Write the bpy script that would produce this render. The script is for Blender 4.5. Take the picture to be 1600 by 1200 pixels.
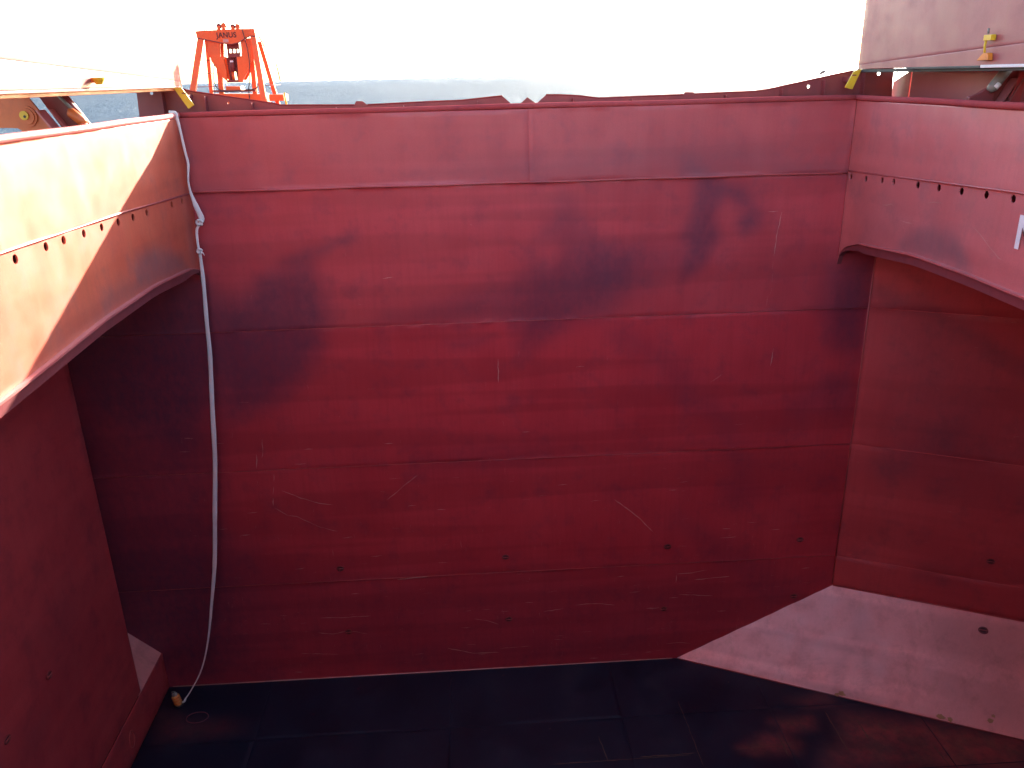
import bpy, bmesh, math, random
import numpy as np
from mathutils import Vector, Matrix, noise as mnoise

for o in list(bpy.data.objects): bpy.data.objects.remove(o)
scene = bpy.context.scene
COL = scene.collection
H = 18.92                       # eye level above the tank top; z values below are given relative to eye level

# ------------------------------------------------------------------ camera
yaw, pitch, roll = 0.0484474, -0.3573845, -0.0245949
fw = Vector((math.sin(yaw)*math.cos(pitch), math.cos(yaw)*math.cos(pitch), math.sin(pitch)))
r0 = Vector((math.cos(yaw), -math.sin(yaw), 0)); u0 = r0.cross(fw)
rr = math.cos(roll)*r0 + math.sin(roll)*u0; uu = -math.sin(roll)*r0 + math.cos(roll)*u0
cam_d = bpy.data.cameras.new('camera'); cam = bpy.data.objects.new('camera', cam_d); COL.objects.link(cam)
cam.matrix_world = Matrix(((rr.x, uu.x, -fw.x, 0.0), (rr.y, uu.y, -fw.y, -23.0), (rr.z, uu.z, -fw.z, H), (0, 0, 0, 1)))
cam_d.sensor_width = 36.0; cam_d.lens = 36.0*1290/1600
cam_d.clip_start = 0.05; cam_d.clip_end = 60000
scene.camera = cam

# ------------------------------------------------------------------ sky, sun, exposure
SUN_AZ, SUN_EL = math.radians(27), math.radians(18.9)
world = bpy.data.worlds.new('World'); scene.world = world; world.use_nodes = True
wn = world.node_tree; wn.nodes.clear()
sky = wn.nodes.new('ShaderNodeTexSky'); sky.sky_type = 'NISHITA'; sky.sun_disc = False
sky.sun_elevation = SUN_EL; sky.sun_rotation = SUN_AZ; sky.air_density = 1.0; sky.dust_density = 1.2; sky.ozone_density = 1.0
bg = wn.nodes.new('ShaderNodeBackground'); bg.inputs['Strength'].default_value = 0.15
wo = wn.nodes.new('ShaderNodeOutputWorld')
wn.links.new(sky.outputs[0], bg.inputs[0]); wn.links.new(bg.outputs[0], wo.inputs[0])
sd = bpy.data.lights.new('sun', 'SUN'); sd.energy = 5.0; sd.angle = math.radians(0.53); sd.color = (1.0, 0.90, 0.72)
so = bpy.data.objects.new('sun', sd); COL.objects.link(so)
sdir = Vector((math.sin(SUN_AZ)*math.cos(SUN_EL), math.cos(SUN_AZ)*math.cos(SUN_EL), math.sin(SUN_EL)))
so.rotation_euler = sdir.to_track_quat('Z', 'Y').to_euler(); so.location = (0, 0, 60)
vs = scene.view_settings
vs.view_transform = 'Standard'; vs.look = 'None'; vs.exposure = 2.35; vs.gamma = 1.0; vs.use_curve_mapping = False
scene.render.engine = 'CYCLES'
scene.cycles.use_adaptive_sampling = True; scene.cycles.adaptive_threshold = .03; scene.cycles.max_bounces = 6; scene.cycles.diffuse_bounces = 4; scene.cycles.glossy_bounces = 3; scene.cycles.transmission_bounces = 1

# ------------------------------------------------------------------ helpers
rng = random.Random(7)
def tag(o, label, cat, group=None):
    o['label'] = label; o['category'] = cat
    if group: o['group'] = group
    return o
def thing(name, label, cat, loc=(0, 0, 0), group=None):
    o = bpy.data.objects.new(name, None); COL.objects.link(o); o.location = loc
    o.empty_display_size = 0.3
    return tag(o, label, cat, group)
def structure(name, label, loc=(0, 0, 0)):
    o = bpy.data.objects.new(name, None); COL.objects.link(o); o.location = loc
    o['kind'] = 'structure'; o['label'] = label
    return o
def root_loc(p):
    v = Vector((0, 0, 0))
    if p.type == 'EMPTY': v = p.location.copy()      # meshes are built in world coordinates and sit at the origin
    return v
def link(name, me, mat, parent=None, smooth=False):
    """mesh given in world coordinates"""
    o = bpy.data.objects.new(name, me); COL.objects.link(o)
    if mat is not None:
        me.materials.clear(); me.materials.append(mat)
    if parent is not None:
        o.parent = parent; o.matrix_parent_inverse = Matrix.Translation(-root_loc(parent))
    if smooth:
        me.polygons.foreach_set('use_smooth', [True]*len(me.polygons))
    return o
def from_bm(name, bm, mat, parent=None, smooth=False):
    bmesh.ops.recalc_face_normals(bm, faces=bm.faces)
    me = bpy.data.meshes.new(name); bm.to_mesh(me); bm.free()
    return link(name, me, mat, parent, smooth)
def bm_box(bm, a, b, bevel=0.0):
    x0, y0, z0 = a; x1, y1, z1 = b
    v = [bm.verts.new(p) for p in ((x0,y0,z0),(x1,y0,z0),(x1,y1,z0),(x0,y1,z0),(x0,y0,z1),(x1,y0,z1),(x1,y1,z1),(x0,y1,z1))]
    f = [bm.faces.new([v[i] for i in q]) for q in ((0,3,2,1),(4,5,6,7),(0,1,5,4),(1,2,6,5),(2,3,7,6),(3,0,4,7))]
    if bevel:
        es = list({e for q in f for e in q.edges})
        bmesh.ops.bevel(bm, geom=es, offset=bevel, segments=2, affect='EDGES', profile=0.6)
def box(name, a, b, mat, parent=None, bevel=0.0):
    bm = bmesh.new(); bm_box(bm, a, b, bevel); return from_bm(name, bm, mat, parent)
def bm_prism(bm, pts, off):
    """closed polygon of 3D points extruded by vector off"""
    a = [bm.verts.new(p) for p in pts]; b = [bm.verts.new(Vector(p)+Vector(off)) for p in pts]
    n = len(a); bm.faces.new(a); bm.faces.new(list(reversed(b)))
    for i in range(n): bm.faces.new((a[i], b[i], b[(i+1) % n], a[(i+1) % n]))
def prism(name, pts, off, mat, parent=None, bevel=0.0):
    bm = bmesh.new(); bm_prism(bm, pts, off)
    if bevel:
        bmesh.ops.bevel(bm, geom=list(bm.edges), offset=bevel, segments=1, affect='EDGES')
    return from_bm(name, bm, mat, parent)
def xz(poly, y):                     # polygon in (x, z relative to the eye) at depth y
    return [(x, y, z+H) for x, z in poly]
def bm_tube(bm, pts, rad, n=8, flat=1.0, caps=True):
    pts = [Vector(p) for p in pts]; rings = []
    ref = Vector((0, -1, 0.01))
    for i, p in enumerate(pts):
        t = (pts[min(i+1, len(pts)-1)]-pts[max(i-1, 0)]).normalized()
        rf = ref if abs(t.dot(ref.normalized())) < 0.95 else Vector((0, 0, 1))
        s = t.cross(rf).normalized(); b = s.cross(t).normalized()
        r = rad[i] if isinstance(rad, (list, tuple)) else rad
        f = flat[i] if isinstance(flat, (list, tuple)) else flat
        rings.append([bm.verts.new(p + s*(r*math.cos(2*math.pi*k/n)) + b*(r*f*math.sin(2*math.pi*k/n))) for k in range(n)])
    for a, b in zip(rings, rings[1:]):
        for k in range(n): bm.faces.new((a[k], a[(k+1) % n], b[(k+1) % n], b[k]))
    if caps:
        bm.faces.new(list(reversed(rings[0]))); bm.faces.new(rings[-1])
def tube(name, pts, rad, mat, parent=None, n=8, flat=1.0, smooth=True):
    bm = bmesh.new(); bm_tube(bm, pts, rad, n, flat); return from_bm(name, bm, mat, parent, smooth)
def smooth_path(pts, k=6):
    P = [Vector(p) for p in pts]; out = []
    for i in range(len(P)-1):
        p0 = P[max(i-1, 0)]; p1 = P[i]; p2 = P[i+1]; p3 = P[min(i+2, len(P)-1)]
        for j in range(k):
            t = j/k
            out.append(0.5*((2*p1)+(p2-p0)*t+(2*p0-5*p1+4*p2-p3)*t*t+(3*p1-p0-3*p2+p3)*t*t*t))
    out.append(P[-1]); return out

# numpy value noise, used for dents and for the ragged outline of stains and painted shade
_tab = np.random.RandomState(3).rand(256, 256)
def vnoise(x, y):
    xi = np.floor(x).astype(int); yi = np.floor(y).astype(int); fx = x-xi; fy = y-yi
    fx = fx*fx*(3-2*fx); fy = fy*fy*(3-2*fy)
    g = lambda a, b: _tab[a & 255, b & 255]
    return (g(xi, yi)*(1-fx)+g(xi+1, yi)*fx)*(1-fy)+(g(xi, yi+1)*(1-fx)+g(xi+1, yi+1)*fx)*fy
def fbm(x, y, o=4):
    s = 0; a = .5
    for i in range(o):
        s = s+a*vnoise(x*2**i+17*i, y*2**i+5*i); a *= .5
    return s
def poly_sd(px, py, poly):
    d = np.full(px.shape, 1e9); ins = np.zeros(px.shape, bool); n = len(poly)
    for i in range(n):
        ax, ay = poly[i]; bx, by = poly[(i+1) % n]
        ex, ey = bx-ax, by-ay; L = ex*ex+ey*ey+1e-12
        t = np.clip(((px-ax)*ex+(py-ay)*ey)/L, 0, 1)
        d = np.minimum(d, np.hypot(px-ax-t*ex, py-ay-t*ey))
        c = ((ay > py) != (by > py)) & (px < ex*(py-ay)/(ey if abs(ey) > 1e-9 else 1e-9)+ax)
        ins ^= c
    return np.where(ins, -d, d)
def stain_shade_field(table):
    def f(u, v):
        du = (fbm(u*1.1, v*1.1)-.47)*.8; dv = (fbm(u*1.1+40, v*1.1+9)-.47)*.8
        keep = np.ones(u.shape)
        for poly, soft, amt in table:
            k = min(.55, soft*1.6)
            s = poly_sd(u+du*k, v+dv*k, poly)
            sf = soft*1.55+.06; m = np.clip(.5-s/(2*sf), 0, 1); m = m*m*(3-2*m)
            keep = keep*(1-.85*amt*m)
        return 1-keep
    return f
def set_attr(me, name, vals):
    a = me.attributes.new(name, 'FLOAT', 'POINT'); a.data.foreach_set('value', np.asarray(vals, dtype=np.float32))

def spaced(a, b, res, e=0.012):
    n = max(1, int(round(abs(b-a)/res)))
    return np.concatenate(([a], np.linspace(a+e*np.sign(b-a), b-e*np.sign(b-a), n+1), [b]))
def plate(name, fmap, us, vf, normal, mat, parent, stain_shade=None, dent=0.006, thick=0.03, recess=0.007, holes=None, seed=0):
    """steel plate: fmap(u, v) -> world point, vf(t, u) -> v ; front gently dented, edge turned back into the joint"""
    nrm = Vector(normal).normalized(); nu = len(us); vt = vf(0)
    nv = len(vt)
    bm = bmesh.new(); g = []; UV = []
    for i, u in enumerate(us):
        row = []; vv = vf(u)
        for j, v in enumerate(vv):
            edge = i in (0, nu-1) or j in (0, nv-1)
            k = -recess if edge else dent*2*(float(fbm(np.array([u*.45+seed*7.3]), np.array([v*.45+3.1]), 3)[0])-.45)+.0035*math.cos(u*7.66)*min(1.0, dent/.02)
            row.append(bm.verts.new(Vector(fmap(u, v))+nrm*k)); UV.append((u, v))
        g.append(row)
    for i in range(nu-1):
        for j in range(nv-1):
            f = bm.faces.new((g[i][j], g[i+1][j], g[i+1][j+1], g[i][j+1])); f.smooth = True
    ring = [g[i][0] for i in range(nu)]+[g[-1][j] for j in range(1, nv)]+[g[i][-1] for i in range(nu-2, -1, -1)]+[g[0][j] for j in range(nv-2, 0, -1)]
    back = [bm.verts.new(v.co-nrm*(thick-recess)) for v in ring]
    for v in ring: UV.append(None)
    n = len(ring)
    for i in range(n): bm.faces.new((ring[i], ring[(i+1) % n], back[(i+1) % n], back[i]))
    bm.faces.new(back)
    bmesh.ops.recalc_face_normals(bm, faces=bm.faces)
    g[nu//2][nv//2].link_faces[0].normal_update()
    if g[nu//2][nv//2].link_faces[0].normal.dot(nrm) < 0:
        bmesh.ops.reverse_faces(bm, faces=bm.faces)
    me = bpy.data.meshes.new(name); bm.verts.index_update(); bm.to_mesh(me); bm.free()
    o = link(name, me, mat, parent)
    if holes:
        hb = bmesh.new()
        for (u, v, ru, rv) in holes:
            c = Vector(fmap(u, v)); a = (Vector(fmap(u+.01, v))-c).normalized(); b = (Vector(fmap(u, v+.01))-c).normalized()
            r1 = [hb.verts.new(c+a*ru*math.cos(t)+b*rv*math.sin(t)+nrm*.1) for t in np.linspace(0, 2*math.pi, 17)[:-1]]
            r2 = [hb.verts.new(q.co-nrm*.3) for q in r1]
            hb.faces.new(r1); hb.faces.new(list(reversed(r2)))
            for i in range(16): hb.faces.new((r1[i], r2[i], r2[(i+1) % 16], r1[(i+1) % 16]))
        bmesh.ops.recalc_face_normals(hb, faces=hb.faces)
        hm = bpy.data.meshes.new('cut'); hb.to_mesh(hm); hb.free()
        ho = bpy.data.objects.new('cut', hm); COL.objects.link(ho)
        md = o.modifiers.new('holes', 'BOOLEAN'); md.operation = 'DIFFERENCE'; md.object = ho; md.solver = 'EXACT'
        dg = bpy.context.evaluated_depsgraph_get()
        nm = bpy.data.meshes.new_from_object(o.evaluated_get(dg))
        o.modifiers.clear(); o.data = nm; bpy.data.objects.remove(ho)
        me = nm
        nn = np.array(nrm)
        for pl in me.polygons:
            if pl.loop_total != 4 or abs(float(np.dot(pl.normal, nn))) < .5: pl.use_smooth = False
    if stain_shade is not None:
        co = np.empty(len(me.vertices)*3, np.float32); me.vertices.foreach_get('co', co); co = co.reshape(-1, 3)
        c0 = np.array(fmap(0, 0)); au = np.array(fmap(1, 0))-c0; av = np.array(fmap(0, 1))-c0
        # solve for (u, v) in the plane
        A = np.stack([au, av], 1); uv = np.linalg.lstsq(A, (co-c0).T, rcond=None)[0]
        set_attr(me, 'stain_shade', stain_shade(uv[0], uv[1]))
    return o
def ribbons(name, lines, fmap, normal, mat, parent, width=0.012, lift=0.006):
    """scratches bared to primer: thin raised slivers on a plate, one joined part"""
    nrm = Vector(normal).normalized(); bm = bmesh.new()
    for ln in lines:
        w = width*(.6+.8*rng.random())
        dens = [ln[0]]
        for a, b in zip(ln, ln[1:]):
            L = math.hypot(b[0]-a[0], b[1]-a[1]); k = max(1, int(L/.12))
            for q in range(1, k+1):
                t = q/k; dens.append((a[0]+(b[0]-a[0])*t+rng.uniform(-.012, .012), a[1]+(b[1]-a[1])*t+rng.uniform(-.012, .012)))
        P = [Vector(fmap(*q))+nrm*lift for q in dens]; up = []; dn = []
        for i, p in enumerate(P):
            t = (P[min(i+1, len(P)-1)]-P[max(i-1, 0)]).normalized(); s = nrm.cross(t)
            h = w*.5*(.15 if i in (0, len(P)-1) else rng.uniform(.35, 1.15))
            up.append((bm.verts.new(p+s*h), bm.verts.new(p-s*h)))
        for a, b in zip(up, up[1:]): bm.faces.new((a[0], a[1], b[1], b[0]))
    for f in bm.faces:
        f.normal_update()
    me = bpy.data.meshes.new(name); bm.to_mesh(me); bm.free()
    o = link(name, me, mat, parent); o['kind'] = 'stuff'
    return o

# ------------------------------------------------------------------ materials
def nt(name):
    m = bpy.data.materials.new(name); m.use_nodes = True
    t = m.node_tree; b = t.nodes['Principled BSDF']
    return m, t, b
def nz(t, scale, vec, detail=4, rough=.55):
    n = t.nodes.new('ShaderNodeTexNoise'); n.inputs['Scale'].default_value = scale; n.inputs['Detail'].default_value = detail
    n.inputs['Roughness'].default_value = rough
    t.links.new(vec, n.inputs['Vector']); return n.outputs['Fac']
def mapped(t, src, scale=(1, 1, 1), rot=(0, 0, 0)):
    m = t.nodes.new('ShaderNodeMapping'); m.inputs['Scale'].default_value = scale; m.inputs['Rotation'].default_value = rot
    t.links.new(src, m.inputs['Vector']); return m.outputs[0]
def ramp(t, fac, stops):
    r = t.nodes.new('ShaderNodeValToRGB'); e = r.color_ramp.elements
    e[0].position, e[0].color = stops[0][0], (*stops[0][1], 1); e[1].position, e[1].color = stops[-1][0], (*stops[-1][1], 1)
    for p, c in stops[1:-1]:
        q = e.new(p); q.color = (*c, 1)
    t.links.new(fac, r.inputs[0]); return r.outputs[0]
def mix(t, fac, a, b, mode='MIX'):
    m = t.nodes.new('ShaderNodeMix'); m.data_type = 'RGBA'; m.blend_type = mode
    for s, v in ((m.inputs[0], fac), (m.inputs[6], a), (m.inputs[7], b)):
        if hasattr(v, 'links'): t.links.new(v, s)
        elif isinstance(v, (int, float)): s.default_value = v
        else: s.default_value = (*v, 1)
    return m.outputs[2]
def math_(t, op, a, b=0.0, clamp=False):
    m = t.nodes.new('ShaderNodeMath'); m.operation = op; m.use_clamp = clamp
    for s, v in ((m.inputs[0], a), (m.inputs[1], b)):
        if hasattr(v, 'links'): t.links.new(v, s)
        else: s.default_value = v
    return m.outputs[0]
def rng_(t, fac, a, b, c, d):
    m = t.nodes.new('ShaderNodeMapRange'); m.inputs[1].default_value = a; m.inputs[2].default_value = b
    m.inputs[3].default_value = c; m.inputs[4].default_value = d; t.links.new(fac, m.inputs[0]); return m.outputs[0]

RED_A, RED_B = (0.44, 0.036, 0.050), (0.52, 0.052, 0.066)
def paint_mat(name, ca, cb, stain_col=(0.085, 0.026, 0.055), rough=.46, chips=.5, attr=True, streak=.30, rust=.0, spec=.5):
    m, t, b = nt(name)
    geo = t.nodes.new('ShaderNodeNewGeometry').outputs['Position']
    big = nz(t, .35, geo, 3, .6)
    col = mix(t, rng_(t, big, .35, .65, 0, 1), ca, cb)
    bands = nz(t, 1.0, mapped(t, geo, (.06, .06, 1.25)), 2, .5)        # passes of the paint roller
    col = mix(t, math_(t, 'MULTIPLY', rng_(t, bands, .47, .545, 0, 1), streak), col, tuple(c*.62 for c in ca))
    strk = nz(t, 1.0, mapped(t, geo, (9, 9, .5)), 3, .6)               # run marks
    col = mix(t, math_(t, 'MULTIPLY', rng_(t, strk, .45, .75, 0, 1), streak*.8), col, tuple(c*.7 for c in ca))
    fine = nz(t, 38, geo, 2, .7)
    col = mix(t, rng_(t, fine, .3, .7, 0, .22), col, tuple(c*.55 for c in ca))
    dirt = nz(t, 1.3, geo, 5, .65)
    col = mix(t, rng_(t, dirt, .52, .75, 0, .38), col, stain_col)
    if rust:
        rs = nz(t, 1.0, mapped(t, geo, (2.2, 2.2, .35)), 6, .7)
        col = mix(t, rng_(t, rs, .56, .72, 0, rust), col, (.30, .12, .045))
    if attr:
        at = t.nodes.new('ShaderNodeAttribute'); at.attribute_name = 'stain_shade'
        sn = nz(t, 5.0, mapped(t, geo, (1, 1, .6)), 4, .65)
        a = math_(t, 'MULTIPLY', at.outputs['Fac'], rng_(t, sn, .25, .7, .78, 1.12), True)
        col = mix(t, a, col, stain_col)  # deposits and painted shade share this colour
    ch = nz(t, 6.5, geo, 6, .78)
    c2 = nz(t, .8, geo, 2)
    chip = math_(t, 'MULTIPLY', rng_(t, ch, .705, .73, 0, 1), rng_(t, c2, .42, .6, 0, chips))
    col = mix(t, chip, col, (.50, .27, .24))
    t.links.new(col, b.inputs['Base Color'])
    rv = math_(t, 'ADD', rng_(t, dirt, .3, .7, -.07, .10), rough)
    t.links.new(rv, b.inputs['Roughness']); b.inputs['Specular IOR Level'].default_value = spec
    bp = t.nodes.new('ShaderNodeBump'); bp.inputs['Strength'].default_value = .25; bp.inputs['Distance'].default_value = .004
    t.links.new(fine, bp.inputs['Height']); t.links.new(bp.outputs[0], b.inputs['Normal'])
    return m
M = {}
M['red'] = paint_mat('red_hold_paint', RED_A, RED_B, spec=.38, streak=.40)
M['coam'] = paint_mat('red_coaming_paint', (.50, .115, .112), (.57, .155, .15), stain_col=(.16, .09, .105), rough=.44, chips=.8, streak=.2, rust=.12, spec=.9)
M['coamL'] = paint_mat('sun_tinted_coaming_paint', (.60, .098, .046), (.66, .135, .062), stain_col=(.17, .09, .095), rough=.50, chips=.8, streak=.25, rust=.2, spec=1.0)  # orange base puts the warm light on the left side into the colour
M['redtop'] = paint_mat('light_topped_hold_paint', (.43, .050, .063), (.50, .070, .081), spec=.45, streak=.34)  # paler upper strake, stronger light at the top put into its colour
M['rim'] = paint_mat('rim_paint', (.36, .065, .068), (.42, .09, .09), attr=False, rough=.8, spec=.0, chips=.9)
M['coamf'] = paint_mat('haze_tinted_coaming_paint', (.40, .064, .074), (.46, .088, .096), stain_col=(.16, .06, .085), rough=.46, chips=.7, streak=.2)  # pinker than the bulkhead, skylight and haze put into the colour
M['hop'] = paint_mat('skylit_hopper_paint', (.84, .29, .25), (.88, .37, .33), stain_col=(.24, .07, .07), spec=.9, rough=.42, chips=1.0, streak=.42, rust=.3)  # pale base puts the skylight on the upturned slopes into the colour
M['wall'] = paint_mat('red_wall_paint', (.42, .052, .058), (.50, .072, .076), stain_col=(.09, .032, .05), rough=.42, streak=.25)
M['band'] = paint_mat('dark_band_paint', (.20, .045, .055), (.26, .06, .07), stain_col=(.10, .05, .07), attr=False, rough=.5)  # dark colour paints in the shade under the coaming ledge
M['pan'] = paint_mat('red_cover_paint', (.34, .09, .092), (.40, .125, .125), stain_col=(.20, .075, .08), rough=.42, attr=False, streak=.15, rust=.1)
M['deckred'] = paint_mat('red_deck_paint', (.26, .05, .045), (.33, .07, .06), attr=False, rough=.5)
M['dark_red'] = paint_mat('dark_red_steel', (.22, .035, .035), (.30, .05, .05), attr=False, rough=.5)
M['brown'] = paint_mat('brown_hinge_paint', (.62, .13, .022), (.70, .17, .035), stain_col=(.14, .04, .02), attr=False, rough=.45, rust=.3)
M['orange'] = paint_mat('orange_grab_paint', (.68, .095, .016), (.76, .13, .024), stain_col=(.20, .05, .03), attr=False, rough=.4, chips=.3, streak=.15, rust=.1)
M['oranged'] = paint_mat('dark_grab_steel', (.16, .03, .035), (.22, .04, .04), stain_col=(.05, .02, .02), attr=False, rough=.5)
M['yellow'] = paint_mat('yellow_paint', (.72, .46, .02), (.80, .55, .03), stain_col=(.30, .18, .02), attr=False, rough=.45, chips=.4, streak=.15)
M['grey'] = paint_mat('grey_steel', (.20, .20, .17), (.30, .30, .25), stain_col=(.06, .06, .05), attr=False, rough=.4)
M['white'] = paint_mat('white_paint', (.74, .72, .71), (.80, .79, .78), stain_col=(.5, .4, .38), attr=False, rough=.5, streak=.05, chips=0)
M['black'] = paint_mat('black_rubber', (.018, .018, .022), (.03, .03, .035), stain_col=(.05, .05, .05), attr=False, rough=.55, chips=0)
M['weld'] = paint_mat('painted_weld', (.36, .06, .06), (.44, .09, .085), attr=False, rough=.38, chips=.6, streak=.1)
M['scratch'] = paint_mat('scratched_primer', (.52, .26, .22), (.62, .36, .30), stain_col=(.35, .15, .12), attr=False, rough=.6, chips=0)
M['hose'] = paint_mat('layflat_hose', (.76, .73, .71), (.82, .80, .78), stain_col=(.46, .42, .40), attr=False, rough=.5, chips=0, streak=.1)
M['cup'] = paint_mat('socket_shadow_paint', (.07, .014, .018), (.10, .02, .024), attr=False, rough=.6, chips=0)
M['rimd'] = paint_mat('matt_dark_red', (.22, .035, .035), (.28, .05, .05), attr=False, rough=.85, spec=.0)
M['letter'] = paint_mat('dark_lettering', (.045, .008, .010), (.06, .012, .012), attr=False, rough=.5, chips=0)

def floor_mat():
    m, t, b = nt('tank_top_grime')
    geo = t.nodes.new('ShaderNodeNewGeometry').outputs['Position']
    n1 = nz(t, .5, geo, 6, .6)
    col = ramp(t, n1, ((.3, (.003, .006, .016)), (.55, (.006, .010, .025)), (.75, (.018, .018, .032))))
    at = t.nodes.new('ShaderNodeAttribute'); at.attribute_name = 'stain_shade'
    n2 = nz(t, 3, geo, 7, .7)
    a = math_(t, 'MULTIPLY', at.outputs['Fac'], rng_(t, n2, .3, .6, .45, 1.0), True)
    red = mix(t, rng_(t, nz(t, 1.7, geo, 6, .7), .4, .65, 0, 1), (.30, .055, .048), (.20, .075, .05))
    col = mix(t, a, col, red)
    col = mix(t, rng_(t, nz(t, 9, geo, 8, .75), .68, .74, 0, .35), col, (.16, .10, .07))
    t.links.new(col, b.inputs['Base Color'])
    t.links.new(rng_(t, n1, .3, .7, .30, .52), b.inputs['Roughness'])
    bp = t.nodes.new('ShaderNodeBump'); bp.inputs['Strength'].default_value = .35; bp.inputs['Distance'].default_value = .006
    t.links.new(nz(t, 14, geo, 6, .7), bp.inputs['Height']); t.links.new(bp.outputs[0], b.inputs['Normal'])
    return m
M['floor'] = floor_mat()
def sea_mat():
    m, t, b = nt('open_sea'); t.nodes.remove(b)
    out = [n for n in t.nodes if n.type == 'OUTPUT_MATERIAL'][0]
    geo = t.nodes.new('ShaderNodeNewGeometry').outputs['Position']
    w1 = nz(t, .06, mapped(t, geo, (1, 2.0, 1), (0, 0, .35)), 5, .65)
    w2 = nz(t, .35, mapped(t, geo, (1, 1.8, 1), (0, 0, -.2)), 4, .6)
    b1 = t.nodes.new('ShaderNodeBump'); b1.inputs['Strength'].default_value = 1.0; b1.inputs['Distance'].default_value = 18.0
    b2 = t.nodes.new('ShaderNodeBump'); b2.inputs['Strength'].default_value = 1.0; b2.inputs['Distance'].default_value = 3.5
    t.links.new(w1, b1.inputs['Height']); t.links.new(w2, b2.inputs['Height']); t.links.new(b1.outputs[0], b2.inputs['Normal'])
    df = t.nodes.new('ShaderNodeBsdfDiffuse'); df.inputs['Color'].default_value = (.012, .040, .085, 1)
    gl = t.nodes.new('ShaderNodeBsdfGlossy'); gl.inputs['Roughness'].default_value = .28; gl.inputs['Color'].default_value = (.9, .95, 1, 1)
    mx = t.nodes.new('ShaderNodeMixShader'); mx.inputs[0].default_value = .12      # mean reflectance of a ruffled sea
    for n in (df, gl): t.links.new(b2.outputs[0], n.inputs['Normal'])
    t.links.new(df.outputs[0], mx.inputs[1]); t.links.new(gl.outputs[0], mx.inputs[2]); t.links.new(mx.outputs[0], out.inputs['Surface'])
    return m
M['sea'] = sea_mat()

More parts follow.
